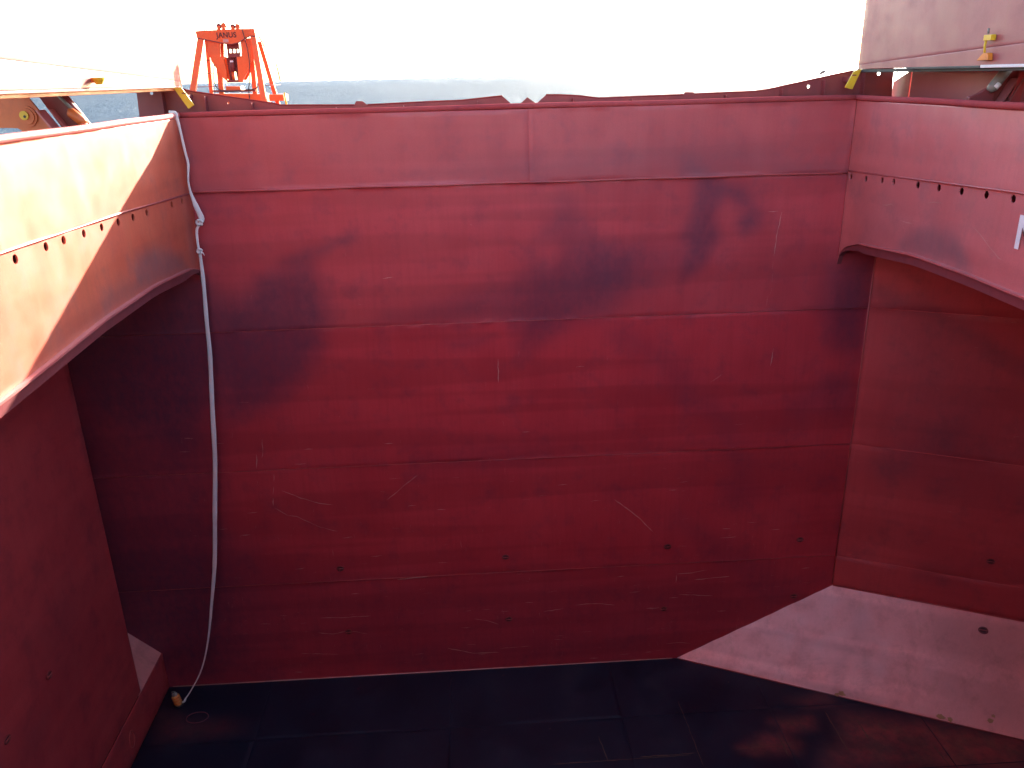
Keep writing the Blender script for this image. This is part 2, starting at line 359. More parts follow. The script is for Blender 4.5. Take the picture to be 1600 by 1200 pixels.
# ------------------------------------------------------------------ measured tables (metres; z relative to eye level)
#hop e [0.28351902 0.58659108 0.75863553] T 4.690818044306528 3.479931906691321 (10.44, 0.04) (10.29, 3.46) (5.61, -16.3) (3.92, -6.32)
STAIN_SHADE_BULK= [([(-7.05, -5.93), (-5.98, -5.23), (-5.22, -4.86), (-4.77, -4.76), (-4.34, -4.83), (-4.17, -5.29), (-4.09, -6.23), (-4.41, -7.27), (-5.08, -8.32), (-6.1, -9.09), (-7.25, -9.24), (-7.45, -7.43)], 0.3, 0.85), ([(-5.2, -4.68), (-4.11, -4.3), (-3.11, -3.98), (-3.25, -4.15), (-4.13, -4.53), (-4.69, -4.77)], 0.14, 0.7), ([(-7.7, -4.98), (-7.23, -5.36), (-6.96, -5.93), (-7.27, -7.44), (-7.71, -8.61), (-8.89, -10.2), (-11.07, -8.86), (-11.39, -6.88), (-9.5, -5.28)], 0.35, 0.8), ([(1.37, -7.51), (1.46, -5.69), (1.71, -5.05), (2.56, -4.89), (3.74, -4.66), (4.57, -4.96), (4.59, -5.8), (3.96, -6.54), (3.02, -6.79), (2.46, -7.06)], 0.35, 0.75), ([(1.84, -4.33), (2.39, -3.63), (2.62, -3.03), (3.1, -3.48), (3.55, -4.2), (3.93, -4.76), (2.65, -4.99), (2.47, -4.44)], 0.22, 0.45), ([(-2.51, -6.42), (-1.77, -6.32), (-0.28, -5.85), (1.56, -5.32), (1.53, -6.58), (-0.32, -6.7)], 0.25, 0.5), ([(5.91, -2.23), (6.26, -2.28), (7.1, -2.82), (7.75, -3.04), (8.35, -3.82), (8.29, -4.18), (7.76, -4.43), (7.55, -4.07), (7.8, -3.72), (7.23, -3.38), (6.95, -3.78), (7.17, -4.41), (6.91, -4.95), (6.44, -5.53), (6.02, -5.67), (6.05, -5.2), (6.31, -4.75), (6.02, -4.41), (6.25, -3.67), (6.3, -2.88), (5.84, -2.61)], 0.14, 0.75), ([(3.11, -4.6), (5.93, -4.48), (6.5, -4.94), (5.97, -5.48), (4.88, -5.91), (3.2, -5.75)], 0.3, 0.4), ([(-1.51, -2.43), (1.78, -2.15), (5.8, -1.86), (7.93, -1.95), (9.42, -2.57), (8.34, -2.65), (5.83, -2.47), (1.78, -2.57)], 0.25, 0.38), ([(4.06, -7.23), (4.54, -7.15), (6.3, -8.32), (7.78, -9.94), (8.62, -11.73), (8.11, -11.82), (7.29, -10.13), (5.94, -8.92)], 0.3, 0.36), ([(7.73, -12.25), (8.34, -12.05), (8.89, -12.54), (8.52, -13.09), (7.78, -12.94)], 0.3, 0.36), ([(10.48, -5.55), (11.27, -5.01), (11.83, -5.03), (11.82, -7.04), (11.68, -8.24), (10.74, -7.8), (10.41, -6.6)], 0.35, 0.8), ([(10.56, -8.81), (11.42, -8.54), (11.84, -9.49), (11.41, -10.11), (10.68, -9.87)], 0.3, 0.42), ([(9.57, -9.81), (10.66, -8.81), (10.91, -9.24), (10.01, -10.26)], 0.3, 0.4), ([(-0.9, -7.22), (-0.16, -7.15), (0.5, -7.08), (0.4, -7.27), (-0.35, -7.38)], 0.12, 0.5), ([(-8.41, -13.3), (-7.1, -13.84), (-7.31, -18.8), (-9.87, -18.88), (-11.58, -16.7), (-11.36, -13.36)], 0.8, 0.6), ([(-3.38, -17.76), (5.25, -17.82), (5.28, -18.88), (-3.46, -18.8)], 0.5, 0.35), ([(-7.5, -2.64), (-5.3, -2.65), (-5.32, -2.82), (-7.37, -2.89)], 0.15, 0.4), ([(8.52, -2.65), (10.69, -2.61), (10.72, -2.84), (8.53, -2.77)], 0.12, 0.5), ([(-11.59, -6.12), (-7.7, -4.98), (-7.56, -8.21), (-7.99, -12.42), (-8.82, -18.95), (-13.03, -18.92), (-12.23, -10.03)], 0.5, 0.7), ([(-12.07, -14.01), (-3.17, -15.02), (11.45, -15.91), (10.68, -16.88), (6.62, -18.92), (-7.98, -19.02), (-12.41, -18.96)], 0.9, 0.35), ([(-2.05, -10.54), (1.07, -10.48), (3.04, -10.79), (1.05, -11.34), (-1.91, -11.3)], 0.5, 0.3), ([(6.35, -13.21), (8.97, -14.78), (10.43, -16.61), (9.57, -16.81), (7.95, -15.45), (6.16, -13.66)], 0.25, 0.3)]  # cargo stains, plus shade painted into left recess, corners, ledge line and foot
STAIN_R= [([(-3.46, -3.96), (-3.91, -3.61), (-4.5, -3.44), (-5.11, -3.43), (-5.63, -3.47), (-5.85, -3.65), (-6.18, -3.83), (-6.35, -4.07), (-6.17, -4.17), (-4.08, -4.19), (-3.38, -4.16)], 0.14, 0.8), ([(-0.83, -3.51), (-2.42, -3.35), (-3.61, -3.52), (-3.82, -3.76), (-3.38, -4.16), (-1.26, -4.45)], 0.5, 0.4)]
STAIN_L= [([(-4.39, -3.56), (-3.67, -3.52), (-2.06, -3.87), (-1.45, -4.16), (-1.12, -4.57), (-3.68, -4.38), (-4.58, -4.13)], 0.12, 0.8), ([(-6.33, -3.94), (-5.4, -3.93), (-4.53, -4.03), (-3.8, -4.39), (-6.78, -4.38)], 0.2, 0.6), ([(-0.58, -2.73), (-0.18, -2.74), (-0.23, -4.76), (-1.0, -4.59)], 0.25, 0.5), ([(-8.82, -4.11), (-6.73, -3.97), (-6.65, -4.45), (-9.29, -4.51)], 0.3, 0.4)]
RUST_FLOOR= [([(8.81, -3.25), (10.06, -3.15), (9.9, -3.54), (8.96, -3.66)], 0.2, 0.9), ([(7.45, -4.21), (8.49, -3.72), (9.25, -4.07), (8.97, -4.42), (7.81, -4.42)], 0.2, 0.8), ([(9.79, -2.28), (10.94, -2.15), (10.83, -2.58), (10.12, -2.63)], 0.25, 0.6), ([(11.09, -3.23), (12.8, -3.47), (13.4, -3.62), (15.93, -4.52), (15.26, -5.53), (12.69, -5.33), (13.11, -4.29), (11.47, -4.34), (10.75, -4.0)], 0.35, 1.0), ([(9.95, -4.5), (10.91, -4.3), (12.24, -4.55), (13.06, -4.38), (12.89, -5.34), (9.7, -5.09)], 0.35, 0.75), ([(-10.47, -1.39), (-9.35, -1.76), (-8.34, -1.78), (-7.95, -2.14), (-9.18, -2.31), (-10.08, -2.24)], 0.35, 0.5)]
FLOOR_W= [[(6.1, -2.08), (6.15, -3.53), (6.18, -4.74)], [(4.42, -4.26), (6.07, -4.24)], [(7.31, -4.2), (9.25, -4.07)], [(8.74, -3.64), (8.76, -4.59)], [(10.55, -2.88), (10.57, -4.55)], [(11.38, -3.26), (11.38, -4.15)], [(13.15, -4.48), (13.2, -5.31)], [(3.33, -3.33), (3.45, -4.35)], [(1.76, -4.33), (5.93, -4.3)]]
SCR_B= [[(8.84, -3.75), (8.74, -4.47), (8.7, -5.02)], [(8.71, -5.17), (8.71, -5.39)], [(8.73, -5.54), (8.73, -5.77)], [(8.74, -5.96), (8.7, -6.15)], [(8.65, -6.18), (8.62, -6.49)], [(8.96, -7.78), (8.9, -8.37)], [(7.43, -8.57), (7.11, -8.8)], [(-6.05, -11.77), (-5.5, -12.04), (-5.03, -12.24), (-4.54, -12.34)], [(-6.32, -12.35), (-5.96, -12.64), (-5.67, -12.7), (-5.02, -13.1), (-4.48, -13.29)], [(-6.21, -11.19), (-6.24, -11.45)], [(-6.27, -11.62), (-6.32, -11.88)], [(-6.33, -12.02), (-6.35, -12.28)], [(-1.86, -11.46), (-2.29, -11.77), (-2.54, -12.0), (-2.86, -12.25)], [(-6.41, -10.01), (-6.46, -10.57), (-6.51, -10.64)], [(-6.65, -10.52), (-6.69, -10.99)], [(0.72, -7.78), (0.72, -8.52)], [(-5.37, -16.48), (-4.54, -16.51), (-3.7, -16.51)], [(6.39, -15.51), (6.88, -15.49), (7.41, -15.42)], [(6.39, -15.56), (6.39, -15.85)], [(6.49, -16.31), (7.15, -16.38), (7.63, -16.43)], [(6.15, -18.27), (6.59, -18.25), (7.03, -18.33)], [(-0.35, -16.83), (0.07, -16.94), (0.49, -17.12)], [(-5.49, -17.05), (-5.02, -17.14), (-4.59, -17.06)], [(-1.26, -17.96), (-0.41, -18.22), (0.46, -18.23)], [(-4.48, -17.04), (-3.87, -17.21)], [(-6.14, -17.83), (-4.89, -17.97)], [(4.27, -12.63), (5.11, -13.37), (5.54, -13.86)], [(3.06, -16.52), (3.71, -16.49), (4.35, -16.6)], [(-2.77, -15.17), (-1.73, -15.11)], [(9.27, -14.55), (9.27, -14.75)], [(-4.7, -13.93), (-4.7, -14.17)], [(-0.64, -13.84), (-0.63, -14.12)], [(0.07, -3.82), (0.11, -3.86)], [(-3.42, -4.5), (-3.41, -4.59)], [(-3.2, -5.98), (-3.09, -6.0)], [(5.43, -16.8), (5.87, -16.8)], [(0.46, -18.1), (1.55, -18.04)], [(8.44, -3.74), (8.71, -3.74)], [(1.99, -16.71), (2.64, -16.62)], [(7.76, -14.23), (8.29, -14.21)], [(7.0, -15.77), (8.18, -15.71)]]
SCR_R= [[(-6.17, -3.18), (-6.49, -3.31), (-6.89, -3.51), (-7.22, -3.64), (-7.33, -3.66)], [(-6.89, -3.51), (-6.84, -3.55)], [(-1.92, -3.38), (-1.99, -3.34)], [(-2.23, -3.3), (-2.47, -3.29), (-2.68, -3.23), (-2.85, -3.25)], [(-2.96, -3.48), (-3.11, -3.48)], [(-3.24, -3.54), (-3.52, -3.54), (-3.78, -3.52)], [(-4.29, -2.93), (-4.3, -3.01)], [(-4.33, -2.97), (-4.6, -2.92), (-4.95, -2.89)], [(-5.16, -3.02), (-5.3, -3.01)], [(-5.96, -2.83), (-5.99, -2.98)], [(-5.87, -2.7), (-5.88, -2.78)], [(-5.39, -2.82), (-5.59, -2.77)], [(-1.85, -3.81), (-1.86, -3.9)], [(-1.37, -3.73), (-1.36, -3.81)], [(-4.1, -2.71), (-4.3, -2.72)], [(-4.89, -3.09), (-4.89, -3.15)], [(-7.65, -4.06), (-7.84, -4.0)], [(-3.8, -3.45), (-4.02, -3.43)], [(-7.07, -3.04), (-7.14, -3.03)], [(-6.46, -1.81), (-6.58, -1.81)], [(-3.94, -1.81), (-4.1, -1.78)], [(-3.31, -2.24), (-3.41, -2.22)], [(-3.38, -3.68), (-3.49, -3.68)]]
SOCK_B= [(-4.53, -14.65), (0.77, -14.54), (6.05, -14.46), (10.43, -14.45), (-4.49, -17.09), (0.82, -16.93), (6.02, -16.86), (10.43, -16.63)]
SOCK_W= [(-6.0, -13.42), (-8.02, -13.48)]
SOCK_O= (4.39, -14.37)
SOCK_H= (9.2, 2.97)
STAIN_SHADE_O= [([(0.05, -5.97), (1.37, -6.34), (2.8, -7.17), (4.2, -7.98), (4.27, -8.35), (2.86, -7.55), (1.42, -6.72), (0.08, -6.25)], 0.18, 0.6), ([(2.07, -10.26), (2.91, -10.13), (3.04, -10.95), (2.19, -11.09)], 0.3, 0.6), ([(0.21, -6.63), (2.1, -6.85), (4.3, -8.54), (4.9, -12.12), (2.85, -12.06), (0.99, -11.5), (1.02, -8.94)], 0.8, 0.35), ([(0.81, -11.53), (1.81, -10.93), (1.75, -11.82), (0.96, -12.06)], 0.3, 0.4), ([(2.53, -14.86), (3.27, -14.93), (3.23, -15.29), (2.5, -15.35)], 0.3, 0.5)]  # first strip paints the shadow of the coaming lip on the wall
STAIN_H= [([(2.45, 1.59), (3.53, 1.67), (4.15, 1.57), (5.33, 1.6), (6.34, 1.6), (7.87, 1.69), (7.88, 1.55), (6.35, 1.53), (5.06, 1.42), (4.01, 1.42), (2.77, 1.5)], 0.08, 0.45), ([(5.02, 1.07), (5.24, 1.12), (5.42, 0.11), (5.03, 0.32)], 0.08, 0.4), ([(3.94, 1.44), (4.08, 1.47), (4.3, 0.29), (4.16, 0.26)], 0.08, 0.3), ([(5.86, 1.42), (6.0, 1.45), (6.1, 0.42), (5.96, 0.39)], 0.08, 0.45), ([(7.69, 3.19), (10.3, 3.38), (10.42, 0.36), (8.09, 0.47), (7.85, 1.87)], 0.3, 0.35), ([(0.83, 0.1), (3.57, 0.12), (6.48, 0.08), (6.34, 0.12), (3.56, 0.23), (1.23, 0.15)], 0.08, 0.7), ([(4.44, 1.01), (4.72, 0.85), (4.61, 0.82)], 0.05, 0.5), ([(5.35, 2.85), (5.8, 2.79), (5.76, 1.7), (5.46, 1.78)], 0.2, 0.3)]
FALL_H= [(10.1, 0.55), (6.12, 0.17), (8.58, 0.17)]


# ------------------------------------------------------------------ the setting: sea, ship's deck and hull, hold floor
XL, XR, YN = -7.38, 10.60, -22.6           # hatch opening
HX0, HX1, HY0, HY1 = -60.0, 60.0, -29.0, 6.0   # hull in plan
def ring_sheet(name, outer, inner, z, mat, label, thick=0.0):
    bm = bmesh.new()
    o = [bm.verts.new((x, y, z)) for x, y in outer]; i = [bm.verts.new((x, y, z)) for x, y in inner]
    n = len(o)
    for k in range(n): bm.faces.new((o[k], o[(k+1) % n], i[(k+1) % n], i[k]))
    if thick:
        ex = bmesh.ops.extrude_face_region(bm, geom=list(bm.faces))
        bmesh.ops.translate(bm, verts=[v for v in ex['geom'] if isinstance(v, bmesh.types.BMVert)], vec=(0, 0, -thick))
    ob = from_bm(name, bm, mat); ob['kind'] = 'structure'; ob['label'] = label
    return ob
rect = lambda a, b, c, d: [(a, c), (b, c), (b, d), (a, d)]
ring_sheet('sea', rect(-40000, 40000, -40000, 40000), rect(HX0, HX1, HY0, HY1), H-13.5, M['sea'], 'blue open sea with small waves out to the horizon')
SEAM = [(6.0, -2.95), (.06, -2.76), (-4.6, -2.50), (-9.6, -2.30), (-22.65, -2.22), (-29.0, -2.4)]    # cambered deck
bm = bmesh.new()
for (ya, za), (yb, zb) in zip(SEAM, SEAM[1:]):
    spans = [(HX0, XL-.05), (XR+.05, HX1)] + ([(XL-.05, XR+.05)] if ya > .1 or yb < -23 else [])
    for xa, xb in spans:
        bm_prism(bm, [(xa, ya, za+H), (xb, ya, za+H), (xb, yb, zb+H), (xa, yb, zb+H)], (0, 0, -.02))
bmesh.ops.remove_doubles(bm, verts=bm.verts, dist=.001)
dk = from_bm('deck', bm, M['deckred']); dk['kind'] = 'structure'; dk['label'] = 'red main deck around the open cargo hatch'
bm = bmesh.new()
for a, b in (((HX0, HY1), (HX1, HY1)), ((HX0, HY0), (HX1, HY0)), ((HX0, HY0), (HX0, HY1)), ((HX1, HY0), (HX1, HY1))):
    v = [bm.verts.new(p) for p in ((a[0], a[1], H-22), (b[0], b[1], H-22), (b[0], b[1], H-2.86), (a[0], a[1], H-2.86))]; bm.faces.new(v)
hs = from_bm('hull_side', bm, M['deckred']); hs['kind'] = 'structure'; hs['label'] = 'outer side plating of the ship below deck'

fl = structure('hold_floor', 'dark grimy steel floor of the cargo hold', (0, -10, 0))
ffield = stain_shade_field(RUST_FLOOR)
fmapF = lambda u, v: (u, v, 0.0)
xs = [-10.62, -7.2, -1.2, 4.2, 8.9, 13.4, 18.0, 22.0]; ysf = [.02, -2.62, -5.3, -12.0, -26.0]
for i in range(len(xs)-1):
    for j in range(len(ysf)-1):
        res = .14 if j < 2 else .8
        ys = spaced(ysf[j], ysf[j+1], res)
        plate('plate', fmapF, spaced(xs[i], xs[i+1], res), (lambda u, ys=ys: ys), (0, 0, 1), M['floor'], fl, stain_shade=ffield, dent=.012, recess=.003, thick=.04, seed=i*5+j)
bm = bmesh.new()
for x in xs[1:-1]: bm_tube(bm, [(x, .0, -.006), (x, -8, -.006)], .014, 5)
for y in ysf[1:3]: bm_tube(bm, [(-10.6, y, -.006), (18, y, -.006)], .014, 5)
o = from_bm('weld', bm, M['floor'], fl)
ribbons('weld_wear', FLOOR_W, fmapF, (0, 0, 1), paint_mat('rusty_weld_wear', (.11, .06, .045), (.15, .09, .06), attr=False, chips=0, rough=.6), fl, .032, .012)
# grains of old cargo left on the floor, too small to count
bm = bmesh.new()
for k in range(110):
    x = rng.uniform(-10.4, 16); y = -abs(rng.gauss(0, 2.2))-.03; sz = rng.choice((.008, .010, .012, .018))*rng.uniform(.7, 1.4)
    if x > 6.2 and y > -(x-6.5)*.483-.1: continue
    bmesh.ops.create_icosphere(bm, subdivisions=1, radius=sz, matrix=Matrix.Translation((x, y, sz*.4+.004)) @ Matrix.Diagonal((rng.uniform(.7, 1.6), rng.uniform(.7, 1.4), .7, 1)))
o = from_bm('cargo_grains', bm, paint_mat('cargo_grains', (.05, .04, .035), (.10, .08, .065), attr=False, rough=.8, chips=0), fl); o['kind'] = 'stuff'
# manhole ring welded to the floor
def ring(name, c, a, b, ru, rv, rad, mat, parent):
    c = Vector(c); a = Vector(a); b = Vector(b)
    pts = [c+a*ru*math.cos(t)+b*rv*math.sin(t) for t in np.linspace(0, 2*math.pi, 33)]
    return tube(name, pts, rad, mat, parent, 6)
ring('manhole_ring', (-9.25, -1.52, .005), (1, 0, 0), (0, 1, 0), .34, .24, .012, M['band'], fl)

# ------------------------------------------------------------------ far bulkhead
fmapB = lambda u, v: (u, 0.0, v+H)
fieldB = stain_shade_field(STAIN_SHADE_BULK)
bulk = thing('bulkhead', 'tall red steel bulkhead with dark cargo stains and painted shade facing the camera across the hold', 'bulkhead', (0, 0, 0))
SE = [-2.74, -6.66, -11.07, -15.12, -18.92]
for k in range(4):
    vv = spaced(SE[k+1], SE[k], .13)
    plate('strake', fmapB, spaced(-14.0, 11.72, .13), (lambda u, vv=vv: vv), (0, -1, 0), M['redtop'] if k == 0 else M['red'], bulk, stain_shade=fieldB, dent=.02, recess=.0012, seed=k)
for k in (1, 2, 3):
    tube('weld', [(-14, -.001, SE[k]+H), (11.7, -.001, SE[k]+H)], .009, M['weld'], bulk, 6)
tube('floor_weld', [(-10.5, -.006, .012), (6.4, -.006, .012)], .022, M['scratch'], bulk, 6)
ribbons('scratches', SCR_B, fmapB, (0, -1, 0), M['scratch'], bulk, .017, .022)
chips = []
for k in range(430):
    u = rng.uniform(-9, 11.2); v = -18.7+abs(rng.gauss(0, 5.2))
    if v > -3: continue
    if rng.random() < .5: chips.append([(u, v), (u+rng.uniform(-.03, .03), v+rng.uniform(.04, .18))])
    else: chips.append([(u, v), (u+rng.uniform(.04, .35)*rng.choice((1, 1, .4)), v+rng.uniform(-.02, .03))])
ribbons('paint_chips', chips, fmapB, (0, -1, 0), M['scratch'], bulk, .016, .021)
def socket(c, a, b, n, parent, r=.085):
    """recessed lashing socket: dark round cup, raised lip and a cross bar"""
    c = Vector(c); a = Vector(a).normalized(); b = Vector(b).normalized(); n = Vector(n).normalized()
    bm = bmesh.new(); R1 = []; prof = ((r*1.15, .012), (r*1.1, .034), (r*.92, .036), (r*.85, .020), (0.001, .016))
    for rad, d in prof: R1.append([bm.verts.new(c+a*rad*1.25*math.cos(t)+b*rad*math.sin(t)+n*d) for t in np.linspace(0, 2*math.pi, 17)[:-1]])
    for p, q in zip(R1, R1[1:]):
        for i in range(16): bm.faces.new((p[i], p[(i+1) % 16], q[(i+1) % 16], q[i]))
    s = from_bm('lashing_socket', bm, M['dark_red'], parent)
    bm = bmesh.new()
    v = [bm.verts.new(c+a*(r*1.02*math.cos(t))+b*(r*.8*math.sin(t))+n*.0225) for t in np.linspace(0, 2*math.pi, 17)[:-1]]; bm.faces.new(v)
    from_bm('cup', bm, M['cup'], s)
    tube('bar', [c-a*r*1.1+n*.035, c+a*r*1.1+n*.035], .014, M['weld'], s, 6)
for (u, v) in SOCK_B: socket(fmapB(u, v), (1, 0, 0), (0, 0, 1), (0, -1, 0), bulk)

# ------------------------------------------------------------------ coamings round the hatch
RIM = -.835
fc = thing('hatch_coaming', 'red hatch coaming along the far edge above the stained bulkhead', 'coaming', (1.6, 0, H-2.74))
fmapC = lambda u, v: (u, -.045, v+H)
vv = spaced(-2.735, RIM, .14)
for a, b in ((XL, 1.72), (1.72, XR)):
    plate('coaming_plate', fmapC, spaced(a, b, .14), (lambda u, vv=vv: vv), (0, -1, 0), M['coamf'], fc, stain_shade=fieldB, dent=.03, recess=.0006, thick=.05, seed=9)
tube('weld', [(1.72, -.042, RIM+H), (1.72, -.042, -2.73+H)], .005, M['weld'], fc, 6)
tube('knuckle_weld', [(x, -.05, -2.735+H+.006*math.sin(x*1.7)) for x in np.linspace(XL+.02, XR-.02, 60)], .026, M['weld'], fc, 6)
# rim: bulb bar along the top, a little wavy
tube('rim', [(x, .0, RIM+.065+H+.008*math.sin(x*.9)) for x in np.linspace(XL-.03, XR+.03, 50)], .075, M['rim'], fc, 10)

lipR = [(.0, -5.31), (-.06, -5.07), (-.25, -4.86), (-.54, -4.70), (-1.27, -4.48), (-2.4, -4.38), (-4.08, -4.22), (-6.4, -4.18), (-8.1, -4.2), (-22.6, -4.3)]
lipL = [(.0, -5.15), (-.12, -4.92), (-.4, -4.75), (-.88, -4.62), (-1.4, -4.55), (-3.69, -4.39), (-6.6, -4.39), (-10.6, -4.55), (-22.6, -4.6)]
seamL = [(.0, -2.75), (-4.6, -2.56), (-9.6, -2.44), (-22.6, -2.36)]
seamR = [(.0, -2.69), (-4.7, -2.46), (-7.6, -2.325), (-22.6, -2.24)]
def lut(tb, y):
    for (a, p), (b, q) in zip(tb, tb[1:]):
        if b <= y <= a: return p+(q-p)*(a-y)/(a-b+1e-9)
    return tb[-1][1] if y < tb[-1][0] else tb[0][1]
HL = [(-9.253, -2.60), (-8.195, -2.60), (-7.53, -2.61), (-6.68, -2.64), (-5.82, -2.665), (-4.97, -2.70), (-4.15, -2.73), (-3.33, -2.755), (-1.61, -2.81), (-.82, -2.84)]
HR = [(-.26, -2.81), (-1.15, -2.765), (-2.02, -2.70), (-2.63, -2.67), (-3.75, -2.62), (-4.64, -2.575), (-5.52, -2.535), (-6.4, -2.495), (-7.28, -2.455)]
HR += [(-8.15-.88*k, -2.44+.004*k) for k in range(14)]; HL += [(-10.1-.86*k, -2.57) for k in range(12)]
def side_coaming(X, sgn, lip, holes, tbl, label, pm, seam):
    root = thing('hatch_coaming', label, 'coaming', (X, -11, H-4.4))
    fm = lambda u, v: (X, u, v+H)
    ys = np.concatenate((np.linspace(-.001, -1.5, 22), np.arange(-1.66, -22.6, -.16), [-22.6]))
    f = stain_shade_field(tbl)
    tv = np.concatenate(([0, .004], np.linspace(.02, .98, 13), [.996, 1]))
    plate('coaming_plate', fm, ys, lambda u: np.array([lut(seam, u)+(RIM-lut(seam, u))*q for q in tv]), (sgn, 0, 0), pm, root, stain_shade=f, dent=.03, recess=.006, thick=.03, seed=int(X)+40)
    plate('girder_plate', fm, ys, lambda u: np.array([lut(lip, u)+(lut(seam, u)-lut(lip, u))*q for q in tv]), (sgn, 0, 0), pm, root, stain_shade=f, dent=.03, recess=.004, thick=.03,
          holes=[(y, z-.012, .080, .080) for y, z in holes], seed=int(X)+41)
    tube('weld', [(X+sgn*.012, y, lut(seam, y)+H) for y in np.linspace(-.02, -22.6, 50)], .022, M['weld'], root, 6)
    ys2 = np.concatenate((np.linspace(0, -1.5, 16), np.linspace(-1.8, -22.6, 40)))
    # ledge and face band welded along the lower edge of the girder, dying out at the corner
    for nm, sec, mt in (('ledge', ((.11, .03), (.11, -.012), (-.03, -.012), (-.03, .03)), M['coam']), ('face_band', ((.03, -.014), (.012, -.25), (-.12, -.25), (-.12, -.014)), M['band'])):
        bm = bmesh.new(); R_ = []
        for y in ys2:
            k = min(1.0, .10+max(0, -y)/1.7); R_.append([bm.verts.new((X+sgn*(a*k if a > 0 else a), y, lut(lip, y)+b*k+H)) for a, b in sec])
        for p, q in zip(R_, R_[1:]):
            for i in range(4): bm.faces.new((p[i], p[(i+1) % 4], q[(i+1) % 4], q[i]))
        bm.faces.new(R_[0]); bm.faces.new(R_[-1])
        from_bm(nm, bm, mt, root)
    tube('rim', [(X-sgn*.02, y, RIM+.065+H+.006*math.sin(y*1.3)) for y in np.linspace(.03, -22.6, 60)], .075, M['coam'] if sgn > 0 else M['rim'], root, 10)
    return root, fm
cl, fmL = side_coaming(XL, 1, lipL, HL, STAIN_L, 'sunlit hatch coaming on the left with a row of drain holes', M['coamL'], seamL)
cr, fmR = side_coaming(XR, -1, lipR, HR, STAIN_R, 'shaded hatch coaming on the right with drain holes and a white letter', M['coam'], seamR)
ribbons('scratches', SCR_R, fmR, (-1, 0, 0), M['scratch'], cr, .022, .024)
extra = []
for k in range(40):
    y = -rng.uniform(.3, 9); z = rng.uniform(-4.0, -1.0)
    extra.append([(y, z), (y-rng.uniform(.03, .2), z+rng.uniform(-.05, .05))])
ribbons('paint_chips', extra, fmR, (-1, 0, 0), M['scratch'], cr, .016, .022)
# painted letter, cut by the picture edge in the photograph
def flat_poly(bm, pts, fm, nrm, lift):
    bm.faces.new([bm.verts.new(Vector(fm(*p))+Vector(nrm)*lift) for p in pts])
bm = bmesh.new(); Yl, zt, zb, w = -7.62, -2.72, -3.37, .125
for poly in ([(Yl, zb), (Yl-w, zb), (Yl-w, zt), (Yl, zt)], [(Yl-.46, zb), (Yl-.46+w, zb), (Yl-.46+w, zt), (Yl-.46, zt)],
             [(Yl-w, zt), (Yl-.46+w, zb), (Yl-.46+w, zb+.22), (Yl-w, zt-.22)]):
    bm_prism(bm, [Vector(fmR(*p))+Vector((-.020, 0, 0)) for p in poly], (-.004, 0, 0))
from_bm('painted_letter', bm, M['white'], cr)
# near coaming below the camera
nc = structure('hatch_coaming', 'hatch coaming along the near edge of the hold', (1.6, YN, H-4.4))
fmN = lambda u, v: (u, YN, v+H)
vv = spaced(-4.4, RIM, .6)
plate('coaming_plate', fmN, spaced(XL, XR, .6), (lambda u: vv), (0, 1, 0), M['coam'], nc, stain_shade=stain_shade_field([]), dent=.02)
tube('rim', [(XL-.03, YN-.02, RIM+.065+H), (XR+.03, YN-.02, RIM+.065+H)], .075, M['coam'], nc, 10)

# ------------------------------------------------------------------ hold walls
dW = Vector((.9, -.435, 0)).normalized(); nO = Vector((dW.y, -dW.x, 0)).normalized()
if nO.y > 0: nO = -nO
fmO = lambda u, v: (11.72+dW.x*u, dW.y*u, v+H)
ow = thing('hold_wall', 'dark red oblique hold wall on the right under the coaming', 'wall', (14, -1.2, H-16.28))
fO = stain_shade_field(STAIN_SHADE_O)
zo = [-2.9, -6.66, -11.07, -15.12, -16.27]
for k in range(4):
    vv = spaced(zo[k+1], zo[k], .2)
    plate('strake', fmO, spaced(.004, 11.4, .2), (lambda u, vv=vv: vv), nO, M['wall'], ow, stain_shade=fO, dent=.02, recess=.006, seed=20+k)
for k in (1, 2, 3): tube('weld', [Vector(fmO(.02, zo[k])), Vector(fmO(11, zo[k]))], .012, M['wall'], ow, 6)
tube('corner_weld', [(11.705, -.015, H-16.2), (11.705, -.015, H-3)], .02, M['weld'], ow, 6)
socket(fmO(*SOCK_O), dW, (0, 0, 1), nO, ow)
ribbons('paint_chips', [[(u, v), (u+rng.uniform(-.02, .14), v+rng.uniform(-.08, .05))] for u, v in [(rng.uniform(.2, 6), rng.uniform(-16, -6)) for k in range(45)]], fmO, nO, M['scratch'], ow, .02, .022)

eH = Vector((0.28351902, 0.58659108, 0.75863553)); nH = dW.cross(eH).normalized()
if nH.z < 0: nH = -nH
A0 = Vector((6.51, 0, 0))
fmH = lambda u, v: tuple(A0+dW*u+eH*v)
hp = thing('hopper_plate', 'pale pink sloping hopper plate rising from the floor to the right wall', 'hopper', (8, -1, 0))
fH = stain_shade_field(STAIN_H)
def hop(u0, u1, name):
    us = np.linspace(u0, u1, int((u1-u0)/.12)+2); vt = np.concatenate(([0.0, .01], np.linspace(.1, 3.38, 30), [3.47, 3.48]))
    return us, vt
